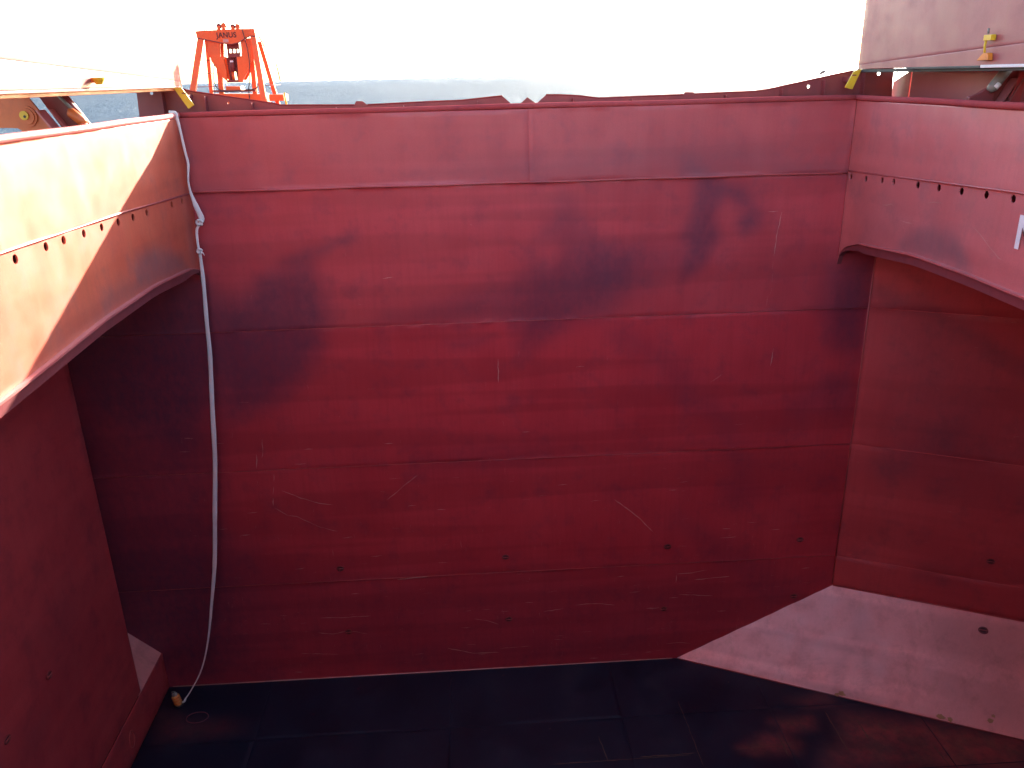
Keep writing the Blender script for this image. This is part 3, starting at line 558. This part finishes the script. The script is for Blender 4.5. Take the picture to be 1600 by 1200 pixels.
# the plate is cut obliquely where it meets the bulkhead
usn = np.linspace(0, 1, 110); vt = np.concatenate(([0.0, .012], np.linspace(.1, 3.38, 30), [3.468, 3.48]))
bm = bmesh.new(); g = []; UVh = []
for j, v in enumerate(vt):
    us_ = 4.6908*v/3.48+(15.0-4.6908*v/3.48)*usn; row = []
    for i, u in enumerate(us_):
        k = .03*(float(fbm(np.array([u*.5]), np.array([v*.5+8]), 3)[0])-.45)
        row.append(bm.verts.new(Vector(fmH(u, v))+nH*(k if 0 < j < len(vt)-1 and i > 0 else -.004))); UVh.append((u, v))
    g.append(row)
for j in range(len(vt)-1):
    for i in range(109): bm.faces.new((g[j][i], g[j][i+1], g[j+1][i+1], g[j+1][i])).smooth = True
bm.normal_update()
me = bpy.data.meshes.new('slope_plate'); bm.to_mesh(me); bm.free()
ho_ = link('slope_plate', me, M['hop'], hp); UVh = np.array(UVh); set_attr(me, 'stain_shade', fH(UVh[:, 0], UVh[:, 1]))
socket(fmH(*SOCK_H), dW, eH, nH, hp, .10)
tube('edge_weld', [fmH(.03, .01), fmH(14, .01)], .02, M['dark_red'], hp, 6)
tube('edge_weld', [fmH(4.72, 3.475), fmH(14, 3.475)], .018, M['wall'], hp, 6)
rs = []
for k in range(70):
    v = rng.uniform(.05, 3.3); u = 4.69*v/3.48+rng.uniform(.1, 7); rs.append([(u, v), (u+rng.uniform(-.05, .05), v-rng.uniform(.04, .22))])
ribbons('paint_chips', rs, fmH, nH, M['scratch'], hp, .022, .024)
rpm = paint_mat('rust_patch', (.42, .22, .09), (.5, .3, .14), attr=False, chips=0, rough=.7)
for (u, v, sz) in ((9.55, .35, .10), (9.6, .5, .07), (5.35, .12, .12), (5.2, .05, .08), (8.2, .12, .13), (8.45, .1, .09)):
    bm = bmesh.new(); c = Vector(fmH(u, v))+nH*.024
    bm.faces.new([bm.verts.new(c+dW*sz*rng.uniform(.5, 1.2)*math.cos(t)+eH*sz*rng.uniform(.4, .9)*math.sin(t)) for t in np.linspace(0, 6.28, 14)[:-1]])
    from_bm('rust_patch', bm, rpm, hp)

lw = thing('hold_wall', 'orange red plain hold wall on the left below the sunlit coaming', 'wall', (-10.65, -10, H-17.5))
fmW = lambda u, v: (-10.65, u, v+H)
vv = spaced(-17.5, -2.9, .3)
for a, b in ((-1.85, -13.0), (-13.0, -26.0)):
    plate('wall_plate', fmW, spaced(a, b, .3), (lambda u: vv), (1, 0, 0), M['wall'], lw, stain_shade=stain_shade_field([([(-4, -13.5), (-5.5, -14), (-6, -12.5), (-4.5, -12)], .8, .3), ([(-6.5, -14.2), (-7.6, -14.3), (-7.5, -14.8)], .3, .5)]), dent=.025, recess=.006, thick=.45)
for (u, v) in SOCK_W: socket(fmW(u, v), (0, 1, 0), (0, 0, 1), (1, 0, 0), lw)
ribbons('paint_chips', [[(u, v), (u+rng.uniform(-.03, .03), v-rng.uniform(.05, .2))] for u, v in [(-rng.uniform(2, 6), rng.uniform(-17, -9)) for k in range(22)]], fmW, (1, 0, 0), M['scratch'], lw, .018, .02)
ls = thing('hold_sill', 'low dark red side plate with a pale sloping corner at the foot of the left wall', 'wall', (-10.62, -8, 0))
fmS = lambda u, v: (-10.62, u, v+H)
vv2 = spaced(-18.92, -17.52, .3)
plate('sill_plate', fmS, spaced(0, -26, .4), (lambda u: vv2), (1, 0, 0), M['wall'], ls, stain_shade=stain_shade_field([]), dent=.01)
ring('manhole_ring', (-10.61, -3.03, H-18.24), (0, 1, 0), (0, 0, 1), .17, .27, .016, M['weld'], ls)
prism('slope_plate', [(-10.66, .0, H-17.53), (-10.66, -2.0, H-17.53), (-13.9, -2.0, H-14.5), (-13.9, .0, H-14.5)], (.0, .0, -.03), M['hop'], ls)

# walls that close the hold out of view
cw = structure('hold_wall', 'unseen hold wall under the near side deck, darkened to cut bounced light', (5, -26, 0))
M['near_dark'] = paint_mat('bounce_damping_paint', (.10, .026, .028), (.16, .034, .034), attr=False, rough=.55)  # dark tone added to this unseen wall to weaken bounced light
box('wall_plate', (-14.2, -26.3, -.3), (23, -26.0, H-2.3), M['near_dark'], cw)
cw = structure('hold_wall', 'red end wall of the hold far to the right', (22, -14, 0))
box('wall_plate', (22.0, -26.0, -.3), (22.3, -4.4, H-2.3), M['wall'], cw)
cw = structure('hold_wall', 'red back wall of the dark recess behind the left hold wall', (-14, -1, 0))
box('wall_plate', (-14.3, -2.6, H-19.2), (-14.0, .02, H-2.3), M['wall'], cw)

# ------------------------------------------------------------------ notched plate standing behind the far coaming
PR = [(-8.60, -.15), (-7.40, -.13), (-7.16, -.2), (-5.11, -.54), (-4.86, -.60), (-2.92, -.645), (-2.87, -.55), (-2.70, -.55), (-2.57, -.65), (-.92, -.61), (-.05, -.60), (1.08, -.51), (1.32, -.72), (1.56, -.72), (1.76, -.56), (2.0, -.73), (2.27, -.51), (2.65, -.52), (3.18, -.56), (3.71, -.63), (6.06, -.60), (6.09, -.53), (6.32, -.54), (6.38, -.59), (8.05, -.56), (8.41, -.52), (10.87, -.07), (11.88, -.06)]
np_ = thing('guide_plate', 'dark red notched steel plate standing behind the far coaming', 'plate', (1.6, .7, H-2.83))
def prof_plate():
    cu = bpy.data.curves.new('profile', 'CURVE'); cu.dimensions = '2D'; cu.fill_mode = 'BOTH'; cu.extrude = .012
    pts = PR+[(12.05, -2.83), (-8.75, -2.83)]
    def sp(ps):
        s = cu.splines.new('POLY'); s.points.add(len(ps)-1); s.use_cyclic_u = True
        for p, q in zip(s.points, ps): p.co = (q[0], q[1], 0, 1)
    sp(pts)
    for cx, cz, r in ((-8.22, -.215, .045), (9.53, -.47, .045), (11.48, -.18, .05), (-6.25, -.51, .03)):
        sp([(cx+r*math.cos(t), cz+r*math.sin(t)) for t in np.linspace(0, 2*math.pi, 15)[:-1]])
    ob = bpy.data.objects.new('tmp', cu); COL.objects.link(ob)
    dg = bpy.context.evaluated_depsgraph_get(); me = bpy.data.meshes.new_from_object(ob.evaluated_get(dg)); bpy.data.objects.remove(ob)
    me.transform(Matrix(((1, 0, 0, 0), (0, 0, -1, .7), (0, 1, 0, H), (0, 0, 0, 1))))
    return link('profile_plate', me, M['dark_red'], np_)
prof_plate()
for seg in ([0, 1, 2, 3, 4, 5], [8, 9, 10, 11], [16, 17, 18, 19, 20], [23, 24, 25, 26, 27]):
    tube('edge_bar', [(PR[i][0], .7, PR[i][1]+H) for i in seg], .022, M['rimd'], np_, 6)
for x in (-7.9, -6.8, -5.6, -3.4, -1.6, .4, 3.0, 4.6, 7.2, 8.75, 9.9, 11.0):
    box('stiffener', (x-.012, .45, H-2.83), (x+.012, .688, H+lut([(-a, b) for a, b in PR], -x)-.06), M['dark_red'], np_)

# yellow tally bars leaning at both corners of the far coaming
for nm, pts, lab in (('l', [(-7.46, -.10), (-7.26, -.09), (-7.00, -.53), (-7.16, -.62)], 'yellow painted bar leaning at the left corner of the far coaming'),
                     ('r', [(10.53, -.10), (10.74, -.06), (10.54, -.56), (10.33, -.51)], 'yellow painted bar leaning at the right corner of the far coaming')):
    t_ = thing('marker_bar', lab, 'bar', (pts[2][0], .2, H-.7), 'yellow corner bars')
    prism('bar', xz(pts, .16), (0, .05, 0), M['yellow'], t_, .008)
    cx = sum(p[0] for p in pts)/4; cz = sum(p[1] for p in pts)/4
    prism('bracket', [(cx-.06, .21, cz+H-.06), (cx+.06, .21, cz+H-.06), (cx+.06, .21, cz+H+.06), (cx-.06, .21, cz+H+.06)], (0, .47, 0), M['dark_red'], t_)
    box('tie_plate', (cx-.05, .165, cz+H+.09), (cx+.07, .158, cz+H+.12), M['dark_red'], t_)

# small grey fitting on a thin stalk
dl = thing('deck_fitting', 'small grey fitting on a thin pale stalk above the plate near the right cover', 'fitting', (9.95, .75, H-2.8))
tube('stalk', [(9.95, .78, H-2.83), (9.95, .78, H-.2)], .012, M['white'], dl, 8)
tube('head', [(9.84, .78, H-.155), (9.90, .78, H-.12), (9.98, .78, H-.085), (10.08, .78, H-.07)], [.015, .04, .035, .008], M['grey'], dl, 8)

# ------------------------------------------------------------------ hatch covers standing open on both sides
def cover(X, sgn, Yedge, Yend, ztop, label):
    root = thing('hatch_cover', label, 'hatch cover', (X, (Yedge+Yend)/2, H-.06))
    fm = lambda u, v: (X, u, v+H)
    out = -sgn
    vv = spaced(.0, ztop, .25)
    seamz = lambda u: .05+(.40-.05)*min(1.3, max(0.0, (Yedge-u)/(Yedge+7.0)))
    tv = np.concatenate(([0, .02], np.linspace(.08, .92, 4), [.98, 1]))
    plate('skirt_plate', fm, spaced(Yedge, Yend, .25), lambda u: np.array([-.05+(seamz(u)+.05)*q for q in tv]), (sgn, 0, 0), M['pan'], root, dent=.01, recess=.006, thick=.03)
    tv2 = np.concatenate(([0, .003], np.linspace(.02, .98, 15), [.997, 1]))
    plate('cover_plate', fm, spaced(Yedge, Yend, .25), lambda u: np.array([seamz(u)+(ztop-seamz(u))*q for q in tv2]), (sgn, 0, 0), M['pan'], root, dent=.005, recess=.004, thick=.03, seed=5)
    x0, x1 = sorted((X+out*.03, X+out*1.35))
    box('cover_body', (x0, Yend+.02, H+.02), (x1, Yedge-.02, H+ztop-.02), M['dark_red'], root)
    x0, x1 = sorted((X+out*.02, X+out*.14))
    return root
rc = cover(10.9, -1, .77, -22, 4.2, 'shaded red hatch cover standing open above the right coaming')
bm = bmesh.new(); bm_box(bm, (10.84, -5.05, H-.085), (11.0, -2.0, H-.03), .012); o = from_bm('rubber_seal', bm, M['black'], rc)
bm = bmesh.new(); bm_box(bm, (10.84, -20, H-.075), (11.0, -5.07, H-.015), .012); o = from_bm('seal_bar', bm, M['white'], rc)
bm = bmesh.new(); bm_box(bm, (10.93, -20, H-.14), (11.05, .7, H-.055), .01); o = from_bm('seal_retainer', bm, M['black'], rc)
lc = cover(-7.5, 1, 1.02, -22, 4.2, 'sunlit red hatch cover standing open above the left coaming')
bm = bmesh.new(); bm_box(bm, (-7.72, -20, H-.17), (-7.60, .95, H-.052), .01); o = from_bm('seal_retainer', bm, M['brown'], lc)
bm = bmesh.new(); bm_box(bm, (-7.60, -20, H-.095), (-7.49, .98, H-.052), .01); o = from_bm('seal_bar', bm, M['pan'], lc)
# cleats on the covers
ct = thing('cleat', 'yellow swinging cleat with link hanging on the shaded right hatch cover', 'cleat', (10.85, -5.25, H+.1))
box('upper_block', (10.77, -5.40, H+.45), (10.88, -5.14, H+.56), M['yellow'], ct, .012)
tube('pin', [(10.80, -5.24, H+.58), (10.80, -5.22, H+.68)], .022, M['grey'], ct, 8)
tube('link', [(10.80, -5.2, H+.46), (10.79, -5.2, H+.34), (10.80, -5.22, H+.2)], .024, M['yellow'], ct, 8)
prism('lower_block', [(10.77, -5.42, H+.07), (10.77, -5.0, H+.07), (10.77, -5.14, H+.15), (10.77, -5.22, H+.22), (10.77, -5.38, H+.21)], (.11, 0, 0), paint_mat('orange_yellow', (.75, .22, .02), (.8, .3, .03), attr=False), ct, .01)
ct2 = thing('cleat', 'yellow cup shaped cleat on the sunlit left hatch cover', 'cleat', (-7.42, -4.7, H+.03))
bm = bmesh.new(); R1 = []
for rad, z in ((.045, .025), (.06, .03), (.115, .12), (.125, .155), (.105, .155), (.08, .10)):
    R1.append([bm.verts.new((-7.36+rad*math.cos(t), -4.7+rad*math.sin(t), H+z)) for t in np.linspace(0, 2*math.pi, 15)[:-1]])
for p, q in zip(R1, R1[1:]):
    for i in range(14): bm.faces.new((p[i], p[(i+1) % 14], q[(i+1) % 14], q[i]))
bm.faces.new(R1[0]); bm.faces.new(R1[-1]); from_bm('cup', bm, M['yellow'], ct2)
box('back_plate', (-7.495, -4.74, H+.06), (-7.42, -4.66, H+.15), M['orange'], ct2)

# ------------------------------------------------------------------ hinge gear under the covers
def disc(name, c, r, depth, mat, parent, n=24):
    bm = bmesh.new(); bm_tube(bm, [c, (c[0], c[1]-depth, c[2])], r, n); return from_bm(name, bm, mat, parent)
hl = thing('hinge_arm', 'brown hinge arm with yellow pin under the left hatch cover', 'hinge', (-8.5, -5.5, H-2.8))
lug = [(-10.2, -.16), (-8.45, -.16), (-8.03, -.84), (-8.03, -1.5), (-8.68, -1.5), (-8.68, -.80), (-8.76, -.745), (-8.95, -.735), (-10.2, -.72)]
prism('lug_plate', xz(lug, -5.5), (0, .05, 0), M['brown'], hl)
disc('boss', (-8.53, -5.50, H-.53), .20, .03, M['brown'], hl)
disc('boss_ring', (-8.53, -5.53, H-.53), .155, .025, M['brown'], hl)
disc('pin', (-8.55, -5.555, H-.51), .085, .03, M['yellow'], hl)
disc('pin_hole', (-8.535, -5.585, H-.53), .026, .006, M['black'], hl, 12)
for dx, dy in ((.0, 0), (.10, .35)):
    prism('arm_edge', xz([(-8.33+dx, -.42), (-8.29+dx, -.42), (-8.00+dx, -.88), (-8.04+dx, -.88)], -5.56+dy), (0, .34, 0), M['coam'], hl)
web = [(-8.45, -.16), (-7.88, -.16), (-7.53, -.74), (-7.50, -1.4), (-8.1, -1.4), (-8.1, -.8)]
prism('arm_web', xz(web, -5.05), (0, .05, 0), M['dark_red'], hl)
hyd = thing('hydraulic_cylinder', 'small dark hydraulic cylinder beside the left brown hinge arm', 'cylinder', (-7.6, -5.3, H-2.8))
tube('rod', [(-8.02, -5.2, H-.12), (-7.74, -5.2, H-.47)], .035, M['grey'], hyd, 10)
tube('barrel', [(-7.93, -5.15, H-.17), (-7.67, -5.15, H-.52)], .05, M['dark_red'], hyd, 10)
tube('head', [(-7.84, -5.25, H-.47), (-7.78, -5.25, H-.49), (-7.60, -5.25, H-.66), (-7.55, -5.25, H-.72)], [.07, .10, .10, .06], M['brown'], hyd, 12)
tube('eye', [(-7.62, -5.30, H-.66), (-7.48, -5.30, H-.80)], .045, M['orange'], hyd, 10)
tube('foot', [(-7.6, -5.25, H-.68), (-7.62, -5.25, H-1.3), (-7.62, -5.25, H-2.6)], .09, M['brown'], hyd, 10)

ped = thing('hatch_pedestal', 'pale red steel pedestal under the right hatch cover', 'pedestal', (12.2, -3, H-2.83))
bm = bmesh.new(); bm_box(bm, (12.0, -9.5, H-2.83), (12.6, -.1, H-.13), .03); o = from_bm('side_plate', bm, M['pan'], ped)
prism('gusset', [(12.06, .02, H-2.83), (12.06, .98, H-2.83), (12.06, .98, H-.42), (12.06, .05, H-.10)], (.03, 0, 0), M['wall'], ped)
hr = thing('hinge_arm', 'dark red hinge arm with grey cylinder under the right hatch cover', 'hinge', (11.5, -5, H-2.8))
tube('cylinder', [(11.66, -4.85, H-.02), (11.50, -4.85, H-.23), (11.33, -4.85, H-.47), (11.26, -4.85, H-.54)], [.10, .11, .11, .07], M['grey'], hr, 12)
tube('collar', [(11.40, -4.95, H-.40), (11.33, -4.95, H-.48)], .055, M['white'], hr, 10)
prism('foot', xz([(11.28, -.47), (11.42, -.62), (11.42, -1.2), (10.95, -1.2), (10.88, -.66), (11.1, -.6)], -4.8), (0, .12, 0), M['dark_red'], hr, .01)
prism('arm_web', xz([(11.62, -.12), (12.6, -.12), (12.6, -1.2), (11.3, -1.2), (11.42, -.56)], -4.6), (0, .05, 0), M['dark_red'], hr)
for dx in (.0, .13):
    prism('arm_edge', xz([(11.83+dx, -.30), (11.86+dx, -.30), (11.60+dx, -.78), (11.57+dx, -.78)], -4.9), (0, .28, 0), M['pan'], hr)
prism('lug_plate', xz([(11.92, -.16), (12.8, -.16), (12.8, -1.3), (11.75, -1.3), (11.75, -.66)], -4.85), (0, .04, 0), M['wall'], hr)

# ------------------------------------------------------------------ cargo grab on the side deck
gx, gy = -6.8, 3.5
gb = thing('cargo_grab', 'orange cargo grab with dark lettering standing on deck beyond the far coaming', 'grab', (gx, gy+.6, H-2.85))
O, OD = M['orange'], M['oranged']
P = lambda name, poly, y, d, mat, par=gb, bev=.0: prism(name, xz(poly, y), (0, d, 0), mat, par, bev)
beam = [(-7.66, 1.42), (-7.49, 1.43), (-7.09, 1.44), (-6.33, 1.455), (-5.97, 1.45), (-5.95, 1.24), (-6.09, 1.26), (-6.25, 1.20), (-6.38, 1.13), (-6.50, 1.075), (-6.68, 1.045), (-6.80, 1.055), (-6.92, 1.08), (-7.24, 1.15), (-7.48, 1.2), (-7.64, 1.24)]
hb = P('head_beam', beam, 3.5, .05, O); P('head_beam', [(x*1.019, z*1.019) for x, z in beam], 4.0, .05, O)
P('head_top', [(-7.64, 1.36), (-5.98, 1.385), (-5.98, 1.43), (-7.64, 1.40)], 3.552, .447, O)
tube('shadow_line', xz([beam[i] for i in (15, 14, 13, 12, 11, 10, 9, 8, 7, 6, 5)], 3.495), .013, OD, hb, 6)  # dark strip added as the shadow line under the head beam
cu = bpy.data.curves.new('lettering', 'FONT'); cu.body = 'JANUS'; cu.size = .20; cu.extrude = .004; cu.offset = .004; cu.space_character = 1.08
to = bpy.data.objects.new('lettering', cu); COL.objects.link(to); dg = bpy.context.evaluated_depsgraph_get()
tm = bpy.data.meshes.new_from_object(to.evaluated_get(dg)); bpy.data.objects.remove(to)
xsw = [v.co.x for v in tm.vertices]; sc = .585/(max(xsw)-min(xsw)); tm.transform(Matrix.Translation((-min(xsw), 0, 0))); tm.transform(Matrix.Diagonal((sc, 1.0, 1, 1)))
tm.transform(Matrix(((1, 0, 0, -7.09), (0, 0, -1, 3.494), (0, 1, 0, H+1.232), (0, 0, 0, 1))))
link('lettering', tm, M['letter'], hb)
P('name_plate', [(-6.90, 1.10), (-6.75, 1.10), (-6.75, 1.19), (-6.90, 1.19)], 3.485, .012, M['scratch'], hb)
for y in (3.56, 3.94):
    P('cheek_plate', [(-7.39, 1.18), (-7.01, 1.10), (-7.06, .73), (-6.97, .71), (-6.94, .35), (-6.96, .03), (-7.09, .16), (-7.34, .60), (-7.37, 1.01)], y, .06, O)
    P('cheek_plate', [(-6.42, 1.12), (-6.25, 1.20), (-6.13, 1.20), (-6.16, .61), (-6.34, .27), (-6.52, .02), (-6.63, .02), (-6.60, .35), (-6.59, .70), (-6.44, .72)], y, .06, O)
P('side_web', [(-6.21, 1.21), (-6.10, 1.21), (-6.08, .66), (-6.17, .60)], 3.6, .38, O)
P('side_web', [(-7.44, 1.16), (-7.38, 1.16), (-7.36, .70), (-7.40, .70)], 3.6, .38, O)
# centre gear seen through the window
for x0, x1 in ((-6.90, -6.845), (-6.775, -6.73), (-6.665, -6.62), (-6.575, -6.54)):
    P('sheave_strap', [(x0, .76), (x1, .76), (x1, 1.06), (x0, 1.06)], 3.80, .05, OD)
P('sheave_block', [(-6.90, .70), (-6.54, .70), (-6.54, .82), (-6.90, .82)], 3.78, .2, OD)
P('sheave_block', [(-6.90, .93), (-6.54, .93), (-6.54, 1.10), (-6.90, 1.10)], 3.78, .2, OD)
for x in (-6.90, -6.68):
    tube('hydraulic_ram', [(x+.03, 3.8, H+.70), (x+.06, 3.8, H+.05)], .045, OD, gb, 10)
tube('hydraulic_ram', [(-6.79, 3.72, H+.66), (-6.80, 3.72, H+.30)], .07, OD, gb, 10)
tube('ram_rod', [(-6.80, 3.72, H+.30), (-6.80, 3.72, H+.04)], .045, O, gb, 10)
P('back_web', [(-6.98, .70), (-6.585, .70), (-6.60, .34), (-6.62, .05), (-6.73, .05), (-6.75, .30), (-6.83, .30), (-6.84, .05), (-6.95, .05)], 3.9, .03, OD)
P('lamp_plate', [(-6.82, .56), (-6.72, .56), (-6.73, .61), (-6.81, .61)], 3.62, .02, M['white'])
P('lower_tie', [(-6.98, .0), (-6.50, .0), (-6.50, .07), (-6.98, .07)], 3.6, .36, OD)
# arms to the shells
def arm(a, b, w, y0, y1, d=.09, mat=O):
    bm = bmesh.new(); (xa, za), (xb, zb) = a, b; h = w/2
    v = [bm.verts.new(p) for p in ((xa-h, y0, za+H), (xa+h, y0, za+H), (xb+h, y1, zb+H), (xb-h, y1, zb+H), (xa-h, y0+d, za+H), (xa+h, y0+d, za+H), (xb+h, y1+d, zb+H), (xb-h, y1+d, zb+H))]
    for q in ((0, 3, 2, 1), (4, 5, 6, 7), (0, 1, 5, 4), (1, 2, 6, 5), (2, 3, 7, 6), (3, 0, 4, 7)): bm.faces.new([v[i] for i in q])
    return from_bm('arm', bm, mat, gb)
arm((-7.54, 1.24), (-8.12, -.90), .17, 3.5, 3.2); arm((-7.52, 1.22), (-7.66, -.90), .105, 4.0, 4.1)
arm((-6.03, 1.26), (-5.86, -.95), .155, 3.5, 3.2); arm((-5.98, 1.12), (-5.62, -.90), .12, 4.0, 4.1)
arm((-7.19, .40), (-7.23, -.80), .14, 3.7, 3.7); arm((-6.19, .80), (-6.24, -.80), .13, 3.7, 3.7)
tube('stay', [(-5.96, 4.0, H+1.25), (-5.80, 4.3, H+.75), (-5.62, 4.3, H+.55), (-5.55, 4.3, H+.0)], .02, O, gb, 6)
for z in (.63, .27, -.10):
    tube('rung', [(-7.75-.18*(.63-z), 3.55, H+z), (-7.25, 3.6, H+z)], .009, OD, gb, 6)
for z in (-.10,): tube('rung', [(-5.98, 3.5, H+z), (-5.55, 4.3, H+z)], .009, OD, gb, 6)
# hoses
for pts in ([(-6.31, 3.46, 1.44), (-6.26, 3.44, 1.2), (-6.22, 3.44, .9), (-6.21, 3.44, .55), (-6.24, 3.44, .3), (-6.28, 3.44, .0), (-6.33, 3.44, -.2), (-6.34, 3.44, -.5)],
            [(-7.25, 3.5, .50), (-7.30, 3.46, .3), (-7.31, 3.45, .05), (-7.24, 3.45, -.15), (-7.05, 3.44, -.24), (-6.7, 3.44, -.25), (-6.3, 3.44, -.2)],
            [(-6.03, 3.55, .55), (-6.00, 3.5, .2), (-6.04, 3.48, -.05), (-6.12, 3.46, -.18), (-6.35, 3.46, -.22)]):
    tube('hose', smooth_path([(x, y, z+H) for x, y, z in pts], 5), .013, M['black'], gb, 6)
# sheaves, shackles and hooks on top
for x, z, rd in ((-7.00, 1.55, .068), (-6.86, 1.56, .072), (-6.60, 1.53, .066), (-6.46, 1.53, .066)):
    bm = bmesh.new(); bm_tube(bm, [(x, 3.60, z+H), (x, 3.60+.12, z+H)], rd, 16); from_bm('top_sheave', bm, OD if x in (-7.0, -6.6) else O, gb)
    P('sheave_bracket', [(x-.06, 1.42), (x+.06, 1.42), (x+.035, z), (x-.035, z)], 3.57, .025, O)
for x in (-6.84, -6.49): tube('shackle', [(x, 3.62, H+1.58), (x-.02, 3.62, H+1.65), (x, 3.62, H+1.69), (x+.05, 3.62, H+1.675)], .016, OD, gb, 8)
for x in (-7.40, -6.07): tube('lifting_eye', [(x-.03, 3.6, H+1.42), (x-.02, 3.6, H+1.50), (x+.01, 3.6, H+1.53), (x+.03, 3.6, H+1.42)], .013, OD, gb, 6)
# lower beam and clam shells
P('lower_beam', [(-7.02, -.10), (-6.60, -.11), (-6.58, -.24), (-7.02, -.22)], 3.55, .5, O)
P('lower_beam', [(-7.38, -.30), (-5.95, -.34), (-5.90, -.95), (-7.38, -.95)], 3.5, .9, O)
P('cross_tie', [(-7.40, -.20), (-6.15, -.22), (-6.15, -.27), (-7.40, -.26)], 3.47, .06, OD)
P('end_bracket', [(-5.80, -.36), (-5.36, -.37), (-5.36, -.55), (-5.80, -.55)], 3.6, .7, O)
tube('guard_post', [(-5.30, 3.5, H-.32), (-5.28, 3.5, H-.9)], .03, M['yellow'], gb, 8)
for s, xa in ((-1, -6.72), (1, -6.68)):
    prof = [(xa, -.9), (xa+s*1.75, -.8), (xa+s*1.95, -1.2), (xa+s*1.75, -1.9), (xa+s*1.1, -2.55), (xa, -2.84)]
    P('clam_shell', prof, 3.1, 2.1, O)

# ------------------------------------------------------------------ lay-flat hose down the left corner, with a submersible pump
hs_ = thing('discharge_hose', 'pale flat discharge hose hanging down the left corner of the bulkhead', 'hose', (-9.84, -.88, 0))
RP = [(-7.50, -.36, -.68), (-7.36, -.37, -.70), (-7.33, -.38, -.76), (-7.29, -.38, -1.05), (-7.24, -.39, -1.64), (-7.21, -.39, -1.97), (-7.27, -.40, -2.36), (-7.26, -.40, -2.66), (-7.18, -.41, -3.01), (-7.07, -.42, -3.38), (-7.15, -.42, -3.52), (-7.25, -.42, -3.70), (-7.27, -.43, -4.11), (-7.24, -.44, -4.23), (-7.25, -.44, -4.37), (-7.27, -.46, -5.07), (-7.34, -.48, -6.15), (-7.4, -.51, -7.26), (-7.55, -.56, -8.79), (-7.7, -.60, -10.39), (-7.93, -.66, -12.05), (-8.18, -.71, -13.79), (-8.45, -.76, -15.13), (-8.76, -.80, -16.52), (-9.11, -.84, -17.59), (-9.54, -.86, -18.35), (-9.82, -.88, -18.74)]
RW = [.07, .08, .075, .05, .045, .05, .035, .045, .095, .105, .05, .05, .05, .05, .06, .075, .082, .09, .098, .098, .098, .09, .065, .04, .032, .030, .035]
path = smooth_path([(a, b, c+H) for a, b, c in RP], 5)
wid = []
for i in range(len(RW)-1):
    for j in range(5): wid.append(RW[i]+(RW[i+1]-RW[i])*j/5)
wid.append(RW[-1])
fl_ = [max(.22, min(.8, .018/w)) for w in wid]
tube('hose_body', path, [.70*w*(.94+.12*rng.random()) for w in wid], M['hose'], hs_, 10, fl_)
for c, s in (((-7.13, -.43, -3.47), .075), ((-7.24, -.44, -4.23), .06)):
    bm = bmesh.new()
    pts = [Vector((c[0]+s*math.cos(t*1.0)*(1-.2*math.sin(2*t)), c[1]-.03+.035*math.sin(3*t), c[2]+H+s*.9*math.sin(t))) for t in np.linspace(0, 5.6, 18)]
    bm_tube(bm, pts, .03, 7); from_bm('knot', bm, M['hose'], hs_, True)
tube('tail', [(-7.24, -.47, -4.23+H), (-7.16, -.48, -4.28+H), (-7.12, -.48, -4.36+H)], [.02, .016, .01], M['hose'], hs_, 6)
pu = thing('submersible_pump', 'small orange banded submersible pump on the floor at the foot of the hose', 'pump', (-10.05, -.95, 0))
ax = Vector((-.22, .05, .97)).normalized(); b0 = Vector((-9.98, -.95, .02))
at_ = lambda s: b0+ax*s
orm = paint_mat('pump_orange', (.62, .24, .05), (.70, .32, .08), stain_col=(.25, .12, .05), attr=False)
tube('strainer', [at_(.0), at_(.06)], [.13, .14], M['black'], pu, 14)
tube('body', [at_(.06), at_(.10), at_(.38), at_(.42)], [.11, .125, .125, .10], orm, pu, 14)
for s in (.14, .24, .34): tube('band', [at_(s), at_(s+.03)], .134, M['brown'], pu, 14)
tube('cap', [at_(.42), at_(.47), at_(.50)], [.09, .085, .05], M['grey'], pu, 14)
tube('handle', [at_(.48)+Vector((-.06, 0, 0)), at_(.56)+Vector((-.05, 0, 0)), at_(.56)+Vector((.05, 0, 0)), at_(.48)+Vector((.06, 0, 0))], .012, M['grey'], pu, 6)
tube('outlet', [b0+Vector((.10, 0, .12)), b0+Vector((.17, .03, .14)), b0+Vector((.2, .06, .2))], .035, M['white'], pu, 8)
